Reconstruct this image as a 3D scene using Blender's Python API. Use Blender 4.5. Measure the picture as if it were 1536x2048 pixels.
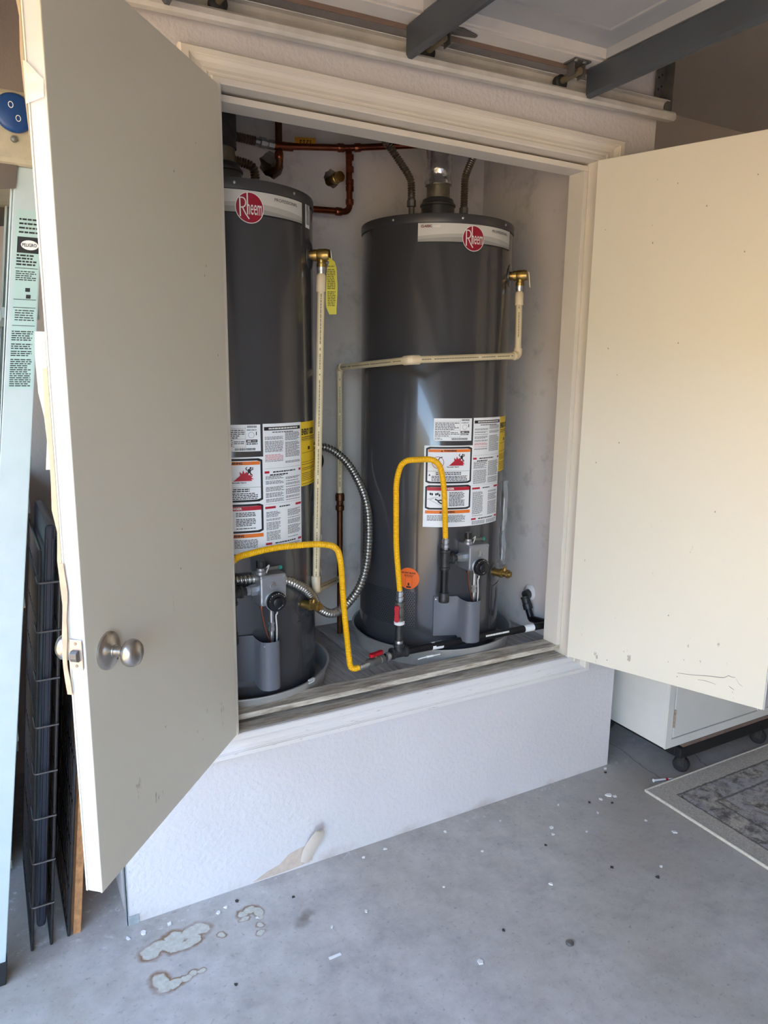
import bpy, bmesh, math, random
from mathutils import Vector, Matrix
random.seed(7)
for o in list(bpy.data.objects): bpy.data.objects.remove(o)
scene = bpy.context.scene
col = scene.collection
pi = math.pi
def V(*a): return Vector(a)

# ------------------------------------------------------------------ camera
cam = bpy.data.cameras.new('camera'); camo = bpy.data.objects.new('camera', cam); col.objects.link(camo)
cam.sensor_fit = 'HORIZONTAL'; cam.sensor_width = 36.0; cam.lens = 1450.0*36.0/1536.0
cam.clip_start = .02
RX = V(0.8769278, -0.4804757, 0.0118609); RD = V(-0.0804838, -0.1711332, -0.9819551); RF = V(0.4738354, 0.8601491, -0.1887420)
camo.matrix_world = Matrix(((RX.x, -RD.x, -RF.x, -2.03703), (RX.y, -RD.y, -RF.y, -1.85729), (RX.z, -RD.z, -RF.z, 1.5), (0, 0, 0, 1)))
scene.camera = camo
# ------------------------------------------------------------------ sky, sun, exposure
world = bpy.data.worlds.new('sky'); scene.world = world; world.use_nodes = True
wn = world.node_tree; wn.nodes.clear()
sky = wn.nodes.new('ShaderNodeTexSky'); sky.sky_type = 'NISHITA'; sky.sun_disc = False
sky.sun_elevation = math.radians(52); sky.sun_rotation = math.radians(20); sky.dust_density = 2.5; sky.ozone_density = 1.2
bg = wn.nodes.new('ShaderNodeBackground'); bg.inputs[1].default_value = 1.05
wo = wn.nodes.new('ShaderNodeOutputWorld'); wn.links.new(sky.outputs[0], bg.inputs[0]); wn.links.new(bg.outputs[0], wo.inputs[0])
sl = bpy.data.lights.new('sun', 'SUN'); sl.energy = 1.7; sl.angle = .01; sl.color = (1.0, .93, .82)
so = bpy.data.objects.new('sun', sl); col.objects.link(so); so.location = (0, 4, 8)
so.rotation_euler = V(-.22, -.55, -.8).to_track_quat('-Z', 'Y').to_euler()
vs = scene.view_settings; vs.view_transform = 'Standard'; vs.look = 'None'; vs.gamma = 1; vs.use_curve_mapping = False
vs.exposure = 1.65

# ------------------------------------------------------------------ materials
def lin(c):
    r = []
    for x in c:
        x /= 255.0
        r.append(x/12.92 if x <= .04045 else ((x+.055)/1.055)**2.4)
    return tuple(r)+(1,)
class NT:
    def __init__(s, name):
        s.m = bpy.data.materials.new(name); s.m.use_nodes = True; s.t = s.m.node_tree; s.t.nodes.clear()
        s.out = s.n('ShaderNodeOutputMaterial'); s.b = s.n('ShaderNodeBsdfPrincipled'); s.l(s.b.outputs[0], s.out.inputs[0])
        s.co = s.n('ShaderNodeTexCoord').outputs['Object']
    def n(s, k): return s.t.nodes.new(k)
    def l(s, a, b): s.t.links.new(a, b)
    def set(s, **k):
        for a, v in k.items():
            i = s.b.inputs[a.replace('_', ' ')]
            if hasattr(v, 'is_output') or isinstance(v, bpy.types.NodeSocket): s.l(v, i)
            else: i.default_value = v
    def noise(s, scale, detail=4, rough=.55, vec=None, dist=0):
        n = s.n('ShaderNodeTexNoise'); n.inputs['Scale'].default_value = scale; n.inputs['Detail'].default_value = detail
        n.inputs['Roughness'].default_value = rough; n.inputs['Distortion'].default_value = dist; s.l(vec or s.co, n.inputs['Vector']); return n.outputs['Fac']
    def voro(s, scale, feat='F1', vec=None):
        n = s.n('ShaderNodeTexVoronoi'); n.feature = feat; n.inputs['Scale'].default_value = scale; s.l(vec or s.co, n.inputs['Vector']); return n.outputs['Distance']
    def ramp(s, f, stops):
        n = s.n('ShaderNodeValToRGB'); e = n.color_ramp.elements
        while len(e) < len(stops): e.new(.5)
        for i, (p, c) in enumerate(stops): e[i].position = p; e[i].color = c
        s.l(f, n.inputs[0]); return n.outputs[0]
    def math(s, op, a, b=0, clamp=False):
        n = s.n('ShaderNodeMath'); n.operation = op; n.use_clamp = clamp
        for i, v in enumerate((a, b)):
            if isinstance(v, (int, float)): n.inputs[i].default_value = v
            else: s.l(v, n.inputs[i])
        return n.outputs[0]
    def mix(s, f, a, b, mode='MIX'):
        n = s.n('ShaderNodeMix'); n.data_type = 'RGBA'; n.blend_type = mode
        for i, v in ((0, f), (6, a), (7, b)):
            if isinstance(v, (int, float, tuple)): n.inputs[i].default_value = v
            else: s.l(v, n.inputs[i])
        return n.outputs[2]
    def scale(s, v, vec=None):
        n = s.n('ShaderNodeMapping'); n.inputs['Scale'].default_value = v; s.l(vec or s.co, n.inputs['Vector']); return n.outputs[0]
    def bump(s, h, st=.2, d=.002):
        n = s.n('ShaderNodeBump'); n.inputs['Strength'].default_value = st; n.inputs['Distance'].default_value = d
        s.l(h, n.inputs['Height']); s.l(n.outputs[0], s.b.inputs['Normal'])
MC = {}
def M(name, c, rough=.5, metal=0, var=.06, vs_=12, bump=0, bs=80, **k):
    if name in MC: return MC[name]
    t = NT(name); c = lin(c)
    lo = tuple(x*(1-var) for x in c[:3])+(1,); hi = tuple(min(1, x*(1+var)) for x in c[:3])+(1,)
    t.set(Base_Color=t.ramp(t.noise(vs_), [(.3, lo), (.7, hi)]), Roughness=rough, Metallic=metal)
    if bump: t.bump(t.noise(bs, 2), bump)
    for a, v in k.items(): t.b.inputs[a.replace('_', ' ')].default_value = v
    MC[name] = t.m; return t.m

def wallmat(name, c, bump=.35, bs=150, dirt=None, stain_z=None):
    t = NT(name); c = lin(c)
    base = t.ramp(t.noise(3.0), [(.3, tuple(x*.94 for x in c[:3])+(1,)), (.7, c)])
    if dirt:
        f = t.math('MULTIPLY', t.ramp(t.noise(9, 6, .65), [(.55, (0, 0, 0, 1)), (.72, (1, 1, 1, 1))]), dirt)
        base = t.mix(f, base, lin((120, 112, 104)))
    if stain_z is not None:
        sp = t.n('ShaderNodeSeparateXYZ'); t.l(t.co, sp.inputs[0])
        hgt = t.math('ADD', sp.outputs[2], t.math('MULTIPLY', t.noise(7, 5), .12))
        f = t.ramp(hgt, [(stain_z+.045, (.8, .8, .8, 1)), (stain_z+.085, (0, 0, 0, 1))])
        f2 = t.math('MULTIPLY', f, t.ramp(t.noise(4, 4), [(.46, (0, 0, 0, 1)), (.6, (1, 1, 1, 1))]))
        base = t.mix(f2, base, lin((172, 158, 146)))
    t.set(Base_Color=base, Roughness=.62)
    t.bump(t.noise(bs, 3, .5), bump, .003)
    return t.m
W_WHITE = wallmat('textured white wall paint', (214, 209, 207), .9, 70, None, 0.0)
W_IN = wallmat('closet plaster', (224, 217, 212), .3, 60, .35)
W_GAR = wallmat('garage wall paint', (196, 182, 168), .35, 140)
W_CEIL = wallmat('ceiling paint', (196, 188, 178), .3, 140)
TRIM = M('cream trim paint', (226, 218, 204), .42, var=.03, vs_=6)
def trimdirty():
    t = NT('worn sill paint'); c = lin((214, 204, 186))
    sc = t.scale((2.0, 14, 14))
    f = t.ramp(t.noise(5, 7, .7, sc), [(.40, (0, 0, 0, 1)), (.66, (1, 1, 1, 1))])
    base = t.mix(t.math('MULTIPLY', f, .85), c, lin((104, 86, 70)))
    t.set(Base_Color=base, Roughness=.6); t.bump(t.noise(40, 4, .6, sc), .25); return t.m
SILL = trimdirty()
def trimworn():
    t = NT('worn white casing paint'); sc = t.scale((3, 20, 20))
    f = t.ramp(t.noise(6, 7, .7, sc), [(.62, (0, 0, 0, 1)), (.7, (1, 1, 1, 1))])
    t.set(Base_Color=t.mix(t.math('MULTIPLY', f, .7), lin((222, 217, 212)), lin((126, 112, 100))), Roughness=.5); return t.m
CASE_W = trimworn()
def doormat():
    t = NT('cream door paint'); c = lin((226, 219, 200))
    base = t.ramp(t.noise(1.5), [(.3, tuple(x*.97 for x in c[:3])+(1,)), (.7, c)])
    v = t.voro(30, vec=t.scale((1, 1, .6)))
    spots = t.math('MULTIPLY', t.math('LESS_THAN', v, .05), t.math('GREATER_THAN', t.noise(3.3, 2), .55))
    sp = t.n('ShaderNodeSeparateXYZ'); t.l(t.co, sp.inputs[0])
    low = t.ramp(sp.outputs[2], [(.25, (1, 1, 1, 1)), (.6, (0, 0, 0, 1))])
    scr = t.ramp(t.noise(26, 5, .7, t.scale((1, 1, .35))), [(.66, (0, 0, 0, 1)), (.69, (1, 1, 1, 1))])
    f = t.math('MAXIMUM', t.math('MULTIPLY', spots, .8), t.math('MULTIPLY', t.math('MULTIPLY', scr, low), .55))
    t.set(Base_Color=t.mix(f, base, lin((110, 98, 84))), Roughness=.4)
    t.bump(t.noise(60, 2), .06); return t.m
DOOR = doormat()
DOOR_EDGE = M('white door edge paint', (208, 206, 204), .45, var=.03)
VENEER = M('peeled door skin', (200, 178, 144), .6, var=.1, vs_=20)
WOODSPL = M('raw split wood', (190, 160, 132), .7, var=.15, vs_=40)
def plankmat():
    t = NT('grey weathered planks'); sc = t.scale((3, 24, 3))
    sc = t.scale((24, 2.2, 6))
    f = t.noise(4, 6, .65, sc)
    base = t.ramp(f, [(.25, lin((122, 118, 114))), (.5, lin((176, 172, 168))), (.75, lin((206, 202, 198)))])
    base = t.mix(t.ramp(t.noise(5, 5, .6), [(.5, (0, 0, 0, 1)), (.75, (.6, .6, .6, 1))]), base, lin((96, 88, 82)))
    t.set(Base_Color=base, Roughness=.7); t.bump(f, .3); return t.m
PLANK = plankmat()
STAINS = [(-1.745, -.117, .030, .022), (-1.767, -.128, .028, .030), (-1.72, -.13, .022, .018), (-1.70, -.108, .034, .03), (-1.655, -.108, .034, .026), (-1.63, -.104, .03, .026),
          (-1.69, -.142, .04, .02), (-1.655, -.136, .028, .018), (-1.763, -.232, .026, .03), (-1.757, -.256, .026, .02), (-1.73, -.256, .022, .016), (-1.703, -.252, .02, .012), (-1.684, -.244, .012, .012),
          (-1.665, -.247, .012, .010), (-1.51, -.104, .02, .016), (-1.488, -.10, .024, .016), (-1.472, -.118, .016, .026), (-1.512, -.126, .014, .01), (-1.47, -.142, .01, .009), (-1.48, -.168, .013, .011), (-1.488, -.197, .016, .010), (-1.583, -.155, .012, .010)]
def floormat():
    t = NT('grey concrete floor')
    a = t.noise(1.1, 5, .6); b = t.noise(9, 8, .7); c = t.noise(70, 4, .7)
    base = t.ramp(b, [(.3, lin((156, 151, 146))), (.5, lin((178, 173, 167))), (.72, lin((197, 192, 186)))])
    base = t.mix(t.ramp(a, [(.42, (0, 0, 0, 1)), (.66, (.75, .75, .75, 1))]), base, lin((148, 138, 122)))
    base = t.mix(t.ramp(c, [(.58, (0, 0, 0, 1)), (.72, (.6, .6, .6, 1))]), base, lin((116, 112, 108)))
    sx = t.n('ShaderNodeSeparateXYZ'); t.l(t.co, sx.inputs[0])
    nx = t.math('MULTIPLY', t.math('SUBTRACT', t.noise(28, 3), .5), .03); ny = t.math('MULTIPLY', t.math('SUBTRACT', t.noise(24, 3, vec=t.scale((1, -1, 1))), .5), .03)
    X = t.math('ADD', sx.outputs[0], nx); Y = t.math('ADD', sx.outputs[1], ny)
    d = None
    for (x, y, rx, ry) in STAINS:
        u = t.math('MULTIPLY', t.math('SUBTRACT', X, x), 1/rx); v = t.math('MULTIPLY', t.math('SUBTRACT', Y, y), 1/ry)
        e = t.math('SUBTRACT', t.math('SQRT', t.math('ADD', t.math('MULTIPLY', u, u), t.math('MULTIPLY', v, v))), 1)
        d = e if d is None else t.math('MINIMUM', d, e)
    ring = t.ramp(t.math('MULTIPLY_ADD', d, .5), [(0, (0, 0, 0, 1))]) if False else None
    d2 = t.math('ADD', t.math('MULTIPLY', d, .5), .5)
    halo = t.ramp(d2, [(.40, (1, 1, 1, 1)), (.46, (1, 1, 1, 1)), (.66, (0, 0, 0, 1))])
    halo = t.math('MULTIPLY', halo, t.ramp(t.noise(16, 3), [(.36, (.35, .35, .35, 1)), (.58, (1, 1, 1, 1))]))
    base = t.mix(halo, base, lin((128, 98, 70)))
    base = t.mix(t.ramp(d2, [(.36, (1, 1, 1, 1)), (.43, (0, 0, 0, 1))]), base, t.ramp(c, [(.35, lin((176, 172, 156))), (.65, lin((198, 196, 184)))]))
    # faint spot marks
    for (x, y, r) in ((-1.374, -.214, .03), (-1.349, -.185, .022), (-1.362, -.2, .018)):
        u = t.math('SUBTRACT', X, x); v = t.math('SUBTRACT', Y, y)
        e = t.math('SQRT', t.math('ADD', t.math('MULTIPLY', u, u), t.math('MULTIPLY', v, v)))
        base = t.mix(t.ramp(t.math('MULTIPLY', e, 1/r), [(.5, (.5, .5, .5, 1)), (1, (0, 0, 0, 1))]), base, lin((110, 100, 88)))
    # white plaster dust near the wall foot
    sp = t.math('MULTIPLY', t.ramp(t.noise(34, 6, .75), [(.57, (0, 0, 0, 1)), (.66, (1, 1, 1, 1))]), t.ramp(t.math('ADD', t.math('MULTIPLY', sx.outputs[1], 2.2), 1.0), [(.72, (0, 0, 0, 1)), (.98, (.8, .8, .8, 1))]))
    base = t.mix(sp, base, lin((206, 204, 202)))
    ck = t.ramp(t.voro(1.4, 'DISTANCE_TO_EDGE', t.mix(.12, t.co, t.noise(3, 4))), [(.0, (1, 1, 1, 1)), (.004, (0, 0, 0, 1))])
    ck = t.math('MULTIPLY', ck, t.math('GREATER_THAN', sx.outputs[0], .05))
    base = t.mix(t.math('MULTIPLY', ck, .7), base, lin((70, 66, 66)))
    t.set(Base_Color=base, Roughness=.55)
    t.bump(t.math('ADD', t.math('MULTIPLY', b, .6), t.math('MULTIPLY', c, .4)), .18, .003); return t.m
FLOOR = floormat()
DRIVE = M('tan driveway concrete', (166, 142, 110), .8, var=.08, vs_=2)
SKY_BLOCK = M('dry yellow sky blocker', (160, 138, 84), .9, var=.12, vs_=2)  # for the added sky-blocking wall outside
TANK = M('dark grey enamel', (65, 65, 68), .19, var=.03, vs_=3, Coat_Weight=.3)
TANK_CAP = M('dark grey cap enamel', (60, 60, 62), .35, var=.04)
COVER = M('grey burner cover enamel', (104, 106, 113), .35, var=.03)
SCREEN = M('perforated screen steel', (96, 98, 104), .32, .6, var=.06)
HOLE = M('screen hole black', (14, 15, 18), .8)
BLACK = M('black plastic', (18, 18, 20), .4)
BLKPIPE = M('black iron pipe', (28, 28, 31), .38, .3, var=.15, vs_=40)
IRON = M('dark malleable iron', (62, 62, 62), .45, .5, var=.25, vs_=60, bump=.2, bs=150)
STEEL = M('bright zinc steel', (190, 192, 194), .28, .9, var=.08, vs_=60)
ALU = M('cast aluminium', (168, 170, 174), .38, .75, var=.06, vs_=50, bump=.05, bs=200)
GALV = M('galvanised steel', (128, 128, 124), .38, .8, var=.2, vs_=30)
GALVD = M('dull galvanised steel', (112, 110, 106), .5, .6, var=.2, vs_=30)
FOIL = M('crinkled foil tape', (226, 226, 228), .24, .92, var=.06, vs_=40, bump=.6, bs=90)
FLEX = M('corrugated stainless hose', (176, 174, 168), .26, .9, var=.1, vs_=40)
FLEXD = M('corrugated bronze hose', (150, 140, 126), .28, .9, var=.1, vs_=40)
YHOSE = M('yellow coated gas hose', (246, 186, 10), .38, var=.04, vs_=30)
RED = M('red valve handle', (176, 14, 34), .4, var=.1, vs_=60)
BRASS = M('brass', (172, 144, 86), .3, .9, var=.15, vs_=50)
COPPER = M('copper', (146, 82, 58), .3, .9, var=.22, vs_=25)
COPPERD = M('tarnished copper', (104, 66, 44), .42, .7, var=.25, vs_=25)
CPVC = M('cream plastic pipe', (224, 208, 170), .42, var=.04, vs_=20)
CPVCF = M('cream pipe fitting', (226, 206, 172), .42, var=.04, vs_=20)
PANM = M('aluminium drip pan', (184, 182, 178), .42, .45, var=.15, vs_=10)
PAPER = M('white label paper', (240, 241, 242), .5, var=.01)
SILVERLB = M('silver brand band', (206, 204, 198), .42, var=.02)
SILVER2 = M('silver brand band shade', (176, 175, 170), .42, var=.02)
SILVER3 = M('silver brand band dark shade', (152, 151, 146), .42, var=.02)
INK = M('black ink', (24, 24, 26), .55)
INKG = M('grey ink', (98, 98, 102), .55)
INKR = M('red ink', (186, 26, 50), .5)
INKO = M('orange ink', (238, 122, 36), .5)
INKW = M('white ink', (232, 230, 226), .5)
BADGE = M('crimson badge', (150, 12, 44), .4)
YLAB = M('yellow energy label', (242, 204, 30), .5)
YTAG = M('olive yellow tag', (196, 186, 44), .5, var=.03)
ORNG = M('orange sticker', (248, 108, 30), .45)
GRNCAP = M('teal cap', (34, 130, 116), .4)
WIREW = M('white wire', (214, 210, 204), .4)
KNOBM = M('satin nickel', (186, 180, 172), .3, .95, var=.05)
KNOBD = M('knob keyhole', (30, 28, 26), .5, .5)
STRUTM = M('grey steel strut', (92, 98, 106), .42, .55, var=.08, vs_=5)
GDOOR = M('grey garage door panel', (164, 166, 168), .45, var=.04, vs_=4)
GSTILE = M('white garage door stile', (214, 208, 200), .45, var=.05)
GEDGE = M('brown door edge', (120, 98, 84), .6)
TRACKM = M('painted track steel', (205, 200, 190), .5, var=.12, vs_=14, bump=.15)
LADW = M('white fibreglass rail', (178, 190, 188), .5, var=.05)
LADG = M('pale green fibreglass rail', (132, 172, 154), .5, var=.12, vs_=8)
LADCAP = M('tan ladder top', (176, 166, 142), .6, var=.1, vs_=40)
BLUE = M('blue plastic', (14, 62, 122), .3, var=.08)
RUBBER = M('black rubber', (28, 28, 30), .7)
CRATEW = M('black crate wire', (44, 42, 42), .4, .3, var=.2, vs_=40)
TRAY = M('dark crate tray plastic', (30, 32, 44), .38, var=.1)
BIN = M('grey storage bin plastic', (96, 98, 100), .4, var=.1)
BINL = M('light bin latch', (206, 208, 206), .45)
OSB = M('rough brown board', (168, 118, 74), .8, var=.3, vs_=60, bump=.4)
CABM = M('off white cabinet enamel', (214, 212, 204), .42, var=.04, vs_=8)
DOLLYB = M('black dolly frame', (22, 22, 24), .6, var=.3, vs_=40)
DOLLYW = M('brown dolly board', (120, 100, 88), .7, var=.2, vs_=30)
CHIP = M('white paint chip', (224, 222, 218), .7)
CHIPD = M('dark grit', (60, 54, 50), .8)
def clearmat():
    t = NT('clear plastic bag'); t.set(Base_Color=(.9, .92, .95, 1), Roughness=.12, Alpha=.35, Coat_Weight=.4)
    t.bump(t.noise(40, 3), .6, .004); return t.m
CLEAR = clearmat()
def tapemat():
    t = NT('clear packing tape'); t.set(Base_Color=(.92, .88, .78, 1), Roughness=.15, Alpha=.45); t.bump(t.noise(35, 3), .5, .003); return t.m
TAPE = tapemat()
def rugmat():
    t = NT('patterned grey beige rug')
    sp = t.n('ShaderNodeSeparateXYZ'); t.l(t.co, sp.inputs[0])
    x, y = sp.outputs[0], sp.outputs[1]
    ex = t.math('MINIMUM', x, t.math('SUBTRACT', 1.6, x)); ey = t.math('MINIMUM', t.math('MULTIPLY', y, -1), t.math('ADD', y, 1.2))
    e = t.math('MINIMUM', ex, ey)
    ew = t.math('ADD', e, t.math('MULTIPLY', t.math('SUBTRACT', t.noise(40, 3), .5), .012))
    fib = t.noise(160, 4, .8); mot = t.noise(26, 6, .75)
    light = t.ramp(fib, [(.3, lin((150, 142, 128))), (.7, lin((206, 198, 184)))])
    dark = t.ramp(fib, [(.3, lin((66, 64, 64))), (.7, lin((120, 114, 108)))])
    vor = t.voro(9, 'SMOOTH_F1'); w = t.noise(7, 3, .5, dist=2.0)
    motif = t.ramp(t.math('ADD', t.math('MULTIPLY', mot, .7), t.math('MULTIPLY', w, .4)), [(.46, (0, 0, 0, 1)), (.6, (1, 1, 1, 1))])
    field = t.mix(motif, light, dark)
    med = t.ramp(w, [(.5, (0, 0, 0, 1)), (.62, (.8, .8, .8, 1))])
    field = t.mix(med, field, t.ramp(fib, [(.3, lin((150, 144, 142))), (.7, lin((198, 194, 192)))]))
    border = t.math('LESS_THAN', ew, .075)
    ln = t.math('MAXIMUM', t.math('LESS_THAN', t.math('ABSOLUTE', t.math('SUBTRACT', ew, .078)), .004), t.math('LESS_THAN', t.math('ABSOLUTE', t.math('SUBTRACT', ew, .17)), .005))
    c = t.mix(border, field, light); c = t.mix(t.math('MULTIPLY', ln, .8), c, dark)
    t.set(Base_Color=c, Roughness=.95); t.bump(fib, .6, .004); return t.m
RUG = rugmat()
RUGEDGE = M('cream rug binding', (204, 196, 180), .9, var=.12, vs_=120)

# ------------------------------------------------------------------ mesh helpers
class MB:
    def __init__(s): s.v = []; s.f = []
    def add(s, vs, fs):
        o = len(s.v); s.v += [Vector(p) for p in vs]; s.f += [tuple(i+o for i in f) for f in fs]; return s
    def box(s, a, b):
        (x0, y0, z0), (x1, y1, z1) = a, b
        return s.add([(x0, y0, z0), (x1, y0, z0), (x1, y1, z0), (x0, y1, z0), (x0, y0, z1), (x1, y0, z1), (x1, y1, z1), (x0, y1, z1)],
                     [(3, 2, 1, 0), (4, 5, 6, 7), (0, 1, 5, 4), (1, 2, 6, 5), (2, 3, 7, 6), (3, 0, 4, 7)])
    def obox(s, o, ex, ey, ez):
        o, ex, ey, ez = map(Vector, (o, ex, ey, ez))
        p = [o, o+ex, o+ex+ey, o+ey]; p += [q+ez for q in p]
        return s.add(p, [(3, 2, 1, 0), (4, 5, 6, 7), (0, 1, 5, 4), (1, 2, 6, 5), (2, 3, 7, 6), (3, 0, 4, 7)])
    def tube(s, pts, r, seg=12, caps=True, ridge=None):
        pts = [Vector(p) for p in pts]; n = len(pts)
        rs = r if isinstance(r, (list, tuple)) else [r]*n
        tg = []
        for i in range(n):
            d = pts[min(i+1, n-1)]-pts[max(i-1, 0)]; tg.append(d.normalized())
        up = Vector((0, 0, 1)) if abs(tg[0].z) < .9 else Vector((1, 0, 0))
        nrm = (up-tg[0]*up.dot(tg[0])).normalized(); vs = []; fs = []
        for i in range(n):
            nrm = (nrm-tg[i]*nrm.dot(tg[i])).normalized(); bn = tg[i].cross(nrm)
            for k in range(seg):
                a = 2*pi*k/seg; vs.append(pts[i]+(nrm*math.cos(a)+bn*math.sin(a))*rs[i])
        for i in range(n-1):
            for k in range(seg):
                a = i*seg+k; b = i*seg+(k+1) % seg; fs.append((a, b, b+seg, a+seg))
        if caps:
            fs.append(tuple(range(seg-1, -1, -1))); fs.append(tuple((n-1)*seg+k for k in range(seg)))
        return s.add(vs, fs)
    def cyl(s, p0, p1, r0, r1=None, seg=20, caps=True):
        return s.tube([p0, p1], [r0, r0 if r1 is None else r1], seg, caps)
    def lathe(s, prof, o, d, seg=32, close=False):
        o = Vector(o); d = Vector(d).normalized()
        up = Vector((0, 0, 1)) if abs(d.z) < .9 else Vector((1, 0, 0))
        n = (up-d*up.dot(d)).normalized(); b = d.cross(n); vs = []; fs = []
        for (r, h) in prof:
            for k in range(seg):
                a = 2*pi*k/seg; vs.append(o+d*h+(n*math.cos(a)+b*math.sin(a))*max(r, 1e-5))
        m = len(prof)
        for i in range(m-1 if not close else m):
            j = (i+1) % m
            for k in range(seg):
                k2 = (k+1) % seg; fs.append((i*seg+k, i*seg+k2, j*seg+k2, j*seg+k))
        if not close:
            fs.append(tuple(range(seg-1, -1, -1))); fs.append(tuple((m-1)*seg+k for k in range(seg)))
        return s.add(vs, fs)
    def prism(s, poly, o, u, v, w):
        """2D polygon in (u,v), extruded along w"""
        o, u, v, w = map(Vector, (o, u, v, w)); n = len(poly)
        a = [o+u*p[0]+v*p[1] for p in poly]; vs = a+[p+w for p in a]
        return s.add(vs, [tuple(range(n-1, -1, -1)), tuple(range(n, 2*n))]+[(i, (i+1) % n, (i+1) % n+n, i+n) for i in range(n)])
    # --- flat pieces bent round a cylinder of radius r about z (angles in degrees)
    def arcpatch(s, r, a0, a1, z0, z1, th=.0003, step=3.0):
        n = max(1, int(abs(a1-a0)/step+.999)); vs = []; fs = []
        for i in range(n+1):
            a = math.radians(a0+(a1-a0)*i/n); c, q = math.cos(a), math.sin(a)
            vs += [(r*c, r*q, z0), (r*c, r*q, z1), ((r+th)*c, (r+th)*q, z0), ((r+th)*c, (r+th)*q, z1)]
        for i in range(n):
            o = i*4; p = o+4
            fs += [(o+2, p+2, p+3, o+3), (o+3, p+3, p+1, o+1), (o, p, p+2, o+2), (o, o+1, p+1, p)]
        fs += [(0, 2, 3, 1), (n*4+2, n*4, n*4+1, n*4+3)]
        return s.add(vs, fs)
    def bend(s, verts, faces, r, a_deg, z):
        vs = []
        for (u, w) in verts:
            a = math.radians(a_deg)+u/r; vs.append((r*math.cos(a), r*math.sin(a), z+w))
        return s.add(vs, faces)
    def build(s, name, mat, parent=None, smooth=False, loc=None, bevel=0, angle=None):
        me = bpy.data.meshes.new(name)
        off = Vector((0, 0, 0))
        if loc is not None: off = Vector(loc)
        elif parent is not None and parent.get('_w'): off = Vector(parent['_w'])
        me.from_pydata([tuple(p-off) for p in s.v], [], s.f); me.update()
        bm = bmesh.new(); bm.from_mesh(me); bmesh.ops.recalc_face_normals(bm, faces=bm.faces)
        if bevel:
            es = [e for e in bm.edges if len(e.link_faces) == 2 and e.calc_face_angle(0) > .6]
            bmesh.ops.bevel(bm, geom=es, offset=bevel, segments=2, affect='EDGES', profile=.5)
        bm.to_mesh(me); bm.free()
        me.materials.append(mat)
        o = bpy.data.objects.new(name, me); col.objects.link(o)
        if parent is not None: o.parent = parent
        if loc is not None and parent is None: o.location = off
        if parent is not None and parent.get('_w'): o['_w'] = parent['_w']
        if smooth:
            me.polygons.foreach_set('use_smooth', [True]*len(me.polygons)); me.set_sharp_from_angle(angle=angle or math.radians(40))
        return o
def thing(name, label, cat, w=(0, 0, 0), group=None, rot=0, local=False):
    o = bpy.data.objects.new(name, None); col.objects.link(o); o.location = w; o.rotation_euler = (0, 0, rot); o.empty_display_size = .1
    if not local: o['_w'] = tuple(w)
    o['label'] = label; o['category'] = cat
    if group: o['group'] = group
    return o
def tag(o, label, cat, group=None):
    o['label'] = label; o['category'] = cat
    if group: o['group'] = group
    return o
def struct(o, label=None, cat=None):
    o['kind'] = 'structure'
    if label: o['label'] = label
    if cat: o['category'] = cat
    return o
def sroot(name, label, cat, w):
    o = thing(name, label, cat, w); o['kind'] = 'structure'; return o
def arcpts(c, u, v, r, a0, a1, n=8):
    c, u, v = Vector(c), Vector(u), Vector(v)
    return [c+u*(r*math.cos(a0+(a1-a0)*i/n))+v*(r*math.sin(a0+(a1-a0)*i/n)) for i in range(n+1)]
def spline(pts, n=12):
    P = [Vector(p) for p in pts]; P = [P[0]*2-P[1]]+P+[P[-1]*2-P[-2]]; out = []
    for i in range(1, len(P)-2):
        for k in range(n):
            t = k/n; a, b, c, d = P[i-1], P[i], P[i+1], P[i+2]
            out.append(.5*((2*b)+(c-a)*t+(2*a-5*b+4*c-d)*t*t+(3*b-a-3*c+d)*t**3))
    out.append(P[-2]); return out
def resample(pts, step):
    d = [0]
    for i in range(1, len(pts)): d.append(d[-1]+(pts[i]-pts[i-1]).length)
    n = max(2, int(d[-1]/step)); out = []; j = 0
    for i in range(n+1):
        t = d[-1]*i/n
        while j < len(d)-2 and d[j+1] < t: j += 1
        k = (t-d[j])/max(1e-9, d[j+1]-d[j]); out.append(pts[j].lerp(pts[j+1], min(1, k)))
    return out
def corr(pts, r, pitch=.004, amp=.0012, seg=12):
    """corrugated hose along a path"""
    P = resample(pts, pitch/4); rs = [r+(amp, .45*amp, -amp, .45*amp)[i % 4] for i in range(len(P))]
    m = MB(); m.tube(P, rs, seg); return m
def roundpath(pts, r, n=6):
    """polyline with filleted corners"""
    P = [Vector(p) for p in pts]; out = [P[0]]
    for i in range(1, len(P)-1):
        a, b, c = P[i-1], P[i], P[i+1]; d0 = (a-b); d1 = (c-b); rr = min(r, d0.length*(.85 if i == 1 else .48), d1.length*(.85 if i == len(P)-2 else .48))
        p0 = b+d0.normalized()*rr; p1 = b+d1.normalized()*rr
        for k in range(n+1):
            t = k/n; out.append(p0*(1-t)**2+b*2*t*(1-t)+p1*t*t)
    out.append(P[-1]); return out
_tc = {}
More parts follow.
